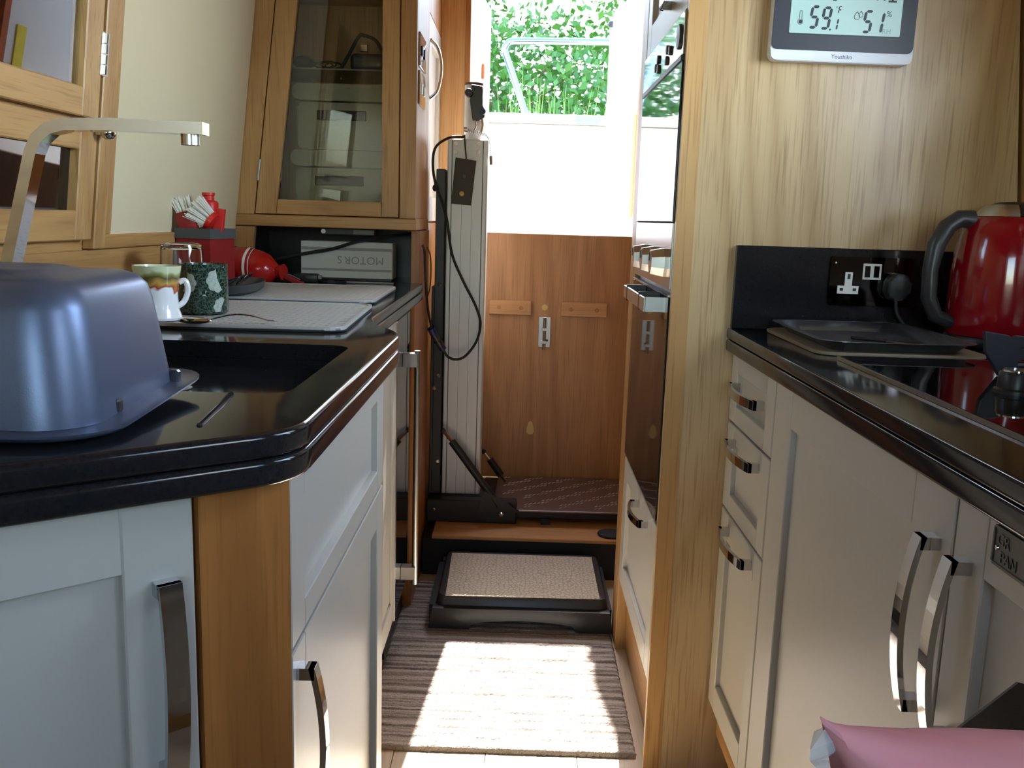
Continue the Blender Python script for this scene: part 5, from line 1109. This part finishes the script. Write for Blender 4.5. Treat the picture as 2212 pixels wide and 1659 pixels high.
MB().box(0.24, 0.36, 4.576, 4.5795, 1.535, 1.575).build('hasp', mat('lilac_fabric', srgb(120, 124, 170), 0.7), lk)
hr_ = thing('hoop_rail', 'polished tubular hoop rail above the stern locker', 'rail', (0.15, 4.8, 1.581))
MB().tube([(0.004, 4.8, 1.590), (-0.060, 4.8, 1.76), (-0.108, 4.8, 1.885), (-0.112, 4.8, 1.91), (-0.095, 4.8, 1.935), (-0.065, 4.8, 1.945), (0.15, 4.8, 1.95), (0.50, 4.8, 1.955), (0.72, 4.8, 1.958), (0.76, 4.8, 1.94), (0.775, 4.8, 1.91), (0.722, 4.8, 1.590)], 0.017, 12, 1).build('hoop', STEELB, hr_, True)
for x in (0.0, 0.72): MB().lathe([(0.030, 1.581), (0.030, 1.588), (0.019, 1.592)], (x, 4.8, 0), 16, cap=False).build('flange', STEELB, hr_, True)
# cabin doors folded out on either side of the doorway
def leaf(name, lab, p0, p1, zlo, zhi, strip, col):
    p0, p1 = Vector((*p0, 0)), Vector((*p1, 0)); u = (p1 - p0); L_ = u.length
    t = thing(name, lab, 'door', (p0.x, p0.y, zlo), 'cabin doors folded out over the deck'); M_ = frame4((p0.x, p0.y, 0), u, (0, 0, 1))
    MB().box(0, L_, zlo, zhi, -0.006, 0.006, T=M_).build('leaf', BULK, t)
    MB().box(strip[0], strip[1], strip[2], strip[3], strip[4], strip[5], 0.002, T=M_).build('edge_post', VARN, t)
    return t
leaf('cabin_door', 'white cabin door folded out beside the lift mast, short varnished block', (-0.212, 3.262), (-0.155, 3.92), 1.0, 1.90, (0.40, 0.43, 1.60, 1.655, 0.006, 0.016), VARN)
lfR = leaf('cabin_door', 'white cabin door folded out beside the oven housing, long varnished post', (0.425, 3.262), (0.345, 3.90), 1.0, 1.90, (0.050, 0.085, 1.10, 1.575, -0.026, -0.0062), VARN)
MB().box(0.15, 0.20, 1.10, 1.46, -0.012, -0.0062, T=frame4((0.425, 3.262, 0), (-0.08, 0.638, 0), (0, 0, 1))).build('yellow_strip', YELLOW, lfR)
bb = thing('blue_vent', 'blue painted roof vent box with a stay beyond the doorway', 'vent', (0.46, 3.98, 1.0))
MB().box(0.395, 0.56, 3.96, 4.12, 1.865, 1.925, 0.004).build('cap', BLUEPAINT, bb); MB().box(0.40, 0.55, 3.965, 4.115, 1.842, 1.8645, 0.002).build('skirt', mat('lilac_paint', srgb(130, 126, 176), 0.4), bb)
MB().box(0.43, 0.52, 3.99, 4.09, 0.9605, 1.8415).build('stem', BULK, bb)
tl = thing('deck_lamp', 'small dark round lamp on a thin pale stalk over the rear deck', 'lamp', (0.345, 4.0, 0.961))
MB().tube([(0.342, 4.0, 0.961), (0.342, 4.0, 1.865)], 0.006, 8).build('stalk', BULK, tl, True); MB().ell((0.342, 4.0, 1.879), (0.016, 0.016, 0.015)).build('globe', CLOCKB, tl, True)
# hedge: individual shrubs and trees on the bank
specs = [('hedge_shrub', (-1.50, 7.6, 0.75), (0.68, 0.6, 0.9), 0, 2600), ('hedge_shrub', (0.02, 7.8, 0.75), (0.72, 0.65, 1.0), 1, 3400), ('hedge_shrub', (1.52, 7.7, 0.75), (0.68, 0.6, 0.9), 2, 2600),
         ('hedge_tree', (-1.35, 10.4, 0.75), (1.35, 1.2, 1.5), 1, 5000), ('hedge_tree', (1.5, 10.4, 0.75), (1.35, 1.2, 1.45), 0, 5000), ('hedge_tree', (4.4, 10.4, 0.75), (1.35, 1.2, 1.5), 2, 2500), ('hedge_tree', (-4.2, 10.4, 0.75), (1.35, 1.2, 1.5), 2, 2500)]
labs = ['dense green shrub on the bank past the left cabin door', 'blossoming shrub seen through the hoop rail', 'pale green shrub on the bank past the right cabin door', 'dark green tree behind the hoop rail corner', 'bright green tree behind the deck lamp', 'pale tree at the right end of the bank', 'pale tree at the left end of the bank']
for (nm, c, r, li, n_), lb in zip(specs, labs):
    t = thing(nm, lb, 'shrub' if 'shrub' in nm else 'tree', c, 'hedge on the canal bank')
    b = MB(); leafmesh(b, (c[0], c[1], c[2] + r[2] * 1.02 + (0.25 if 'tree' in nm else 0)), n_, r, 0.085 if 'shrub' in nm else 0.12, rng)
    tag(b.build('foliage', LEAFS[li], t), None, None, None, 'stuff')
    b = MB()
    for k_ in range(5): b.tube([(c[0] + 0.03 * k_, c[1], c[2]), (c[0] + rng.uniform(-.3, .3), c[1] + rng.uniform(-.2, .2), c[2] + r[2]), (c[0] + rng.uniform(-.5, .5), c[1] + rng.uniform(-.3, .3), c[2] + r[2] * 1.6)], [0.035, 0.022, 0.008], 6)
    b.build('stems', BARK, t)
    if 'shrub' in nm or abs(c[0]) < 2:
        b = MB(); zt = c[2] + r[2] * 1.02 + (0.25 if 'tree' in nm else 0)
        for k_ in range(260 if 'shrub' in nm else 420):
            a_ = rng.uniform(math.pi, 2 * math.pi); e_ = rng.uniform(-0.7, 1.2); q = rng.uniform(0.80, 1.0); s_ = rng.uniform(0.008, 0.022) * (1.0 if 'shrub' in nm else 1.5)
            p_ = (c[0] + r[0] * q * math.cos(a_) * math.cos(e_), c[1] + r[1] * q * math.sin(a_) * math.cos(e_), zt + r[2] * q * math.sin(e_)); b.ell(p_, (s_ * rng.uniform(0.6, 1.2), s_, s_ * rng.uniform(0.5, 1.0)), 6, 4)
        tag(b.build('blossom', FLOWER, t), None, None, None, 'stuff')
b = MB()
for i in range(900):
    x, y = rng.uniform(-1.6, 2.0), rng.uniform(6.35, 7.0); h = rng.uniform(0.35, 1.15) * (1.2 if abs(x - 0.15) < 0.35 else 0.8); lean = rng.uniform(-0.12, 0.12); w_ = 0.009
    b._add([(x - w_, y, 0.75), (x + w_, y, 0.75), (x + lean * 0.4 + w_ * 0.7, y, 0.75 + h * 0.6), (x + lean * 0.4 - w_ * 0.7, y, 0.75 + h * 0.6), (x + lean, y - 0.03, 0.75 + h)], [(0, 1, 2, 3), (3, 2, 4)])
tag(b.build('bank_grass', LEAFS[2]), 'long grass blades growing along the canal bank edge', 'grass', None, 'stuff')
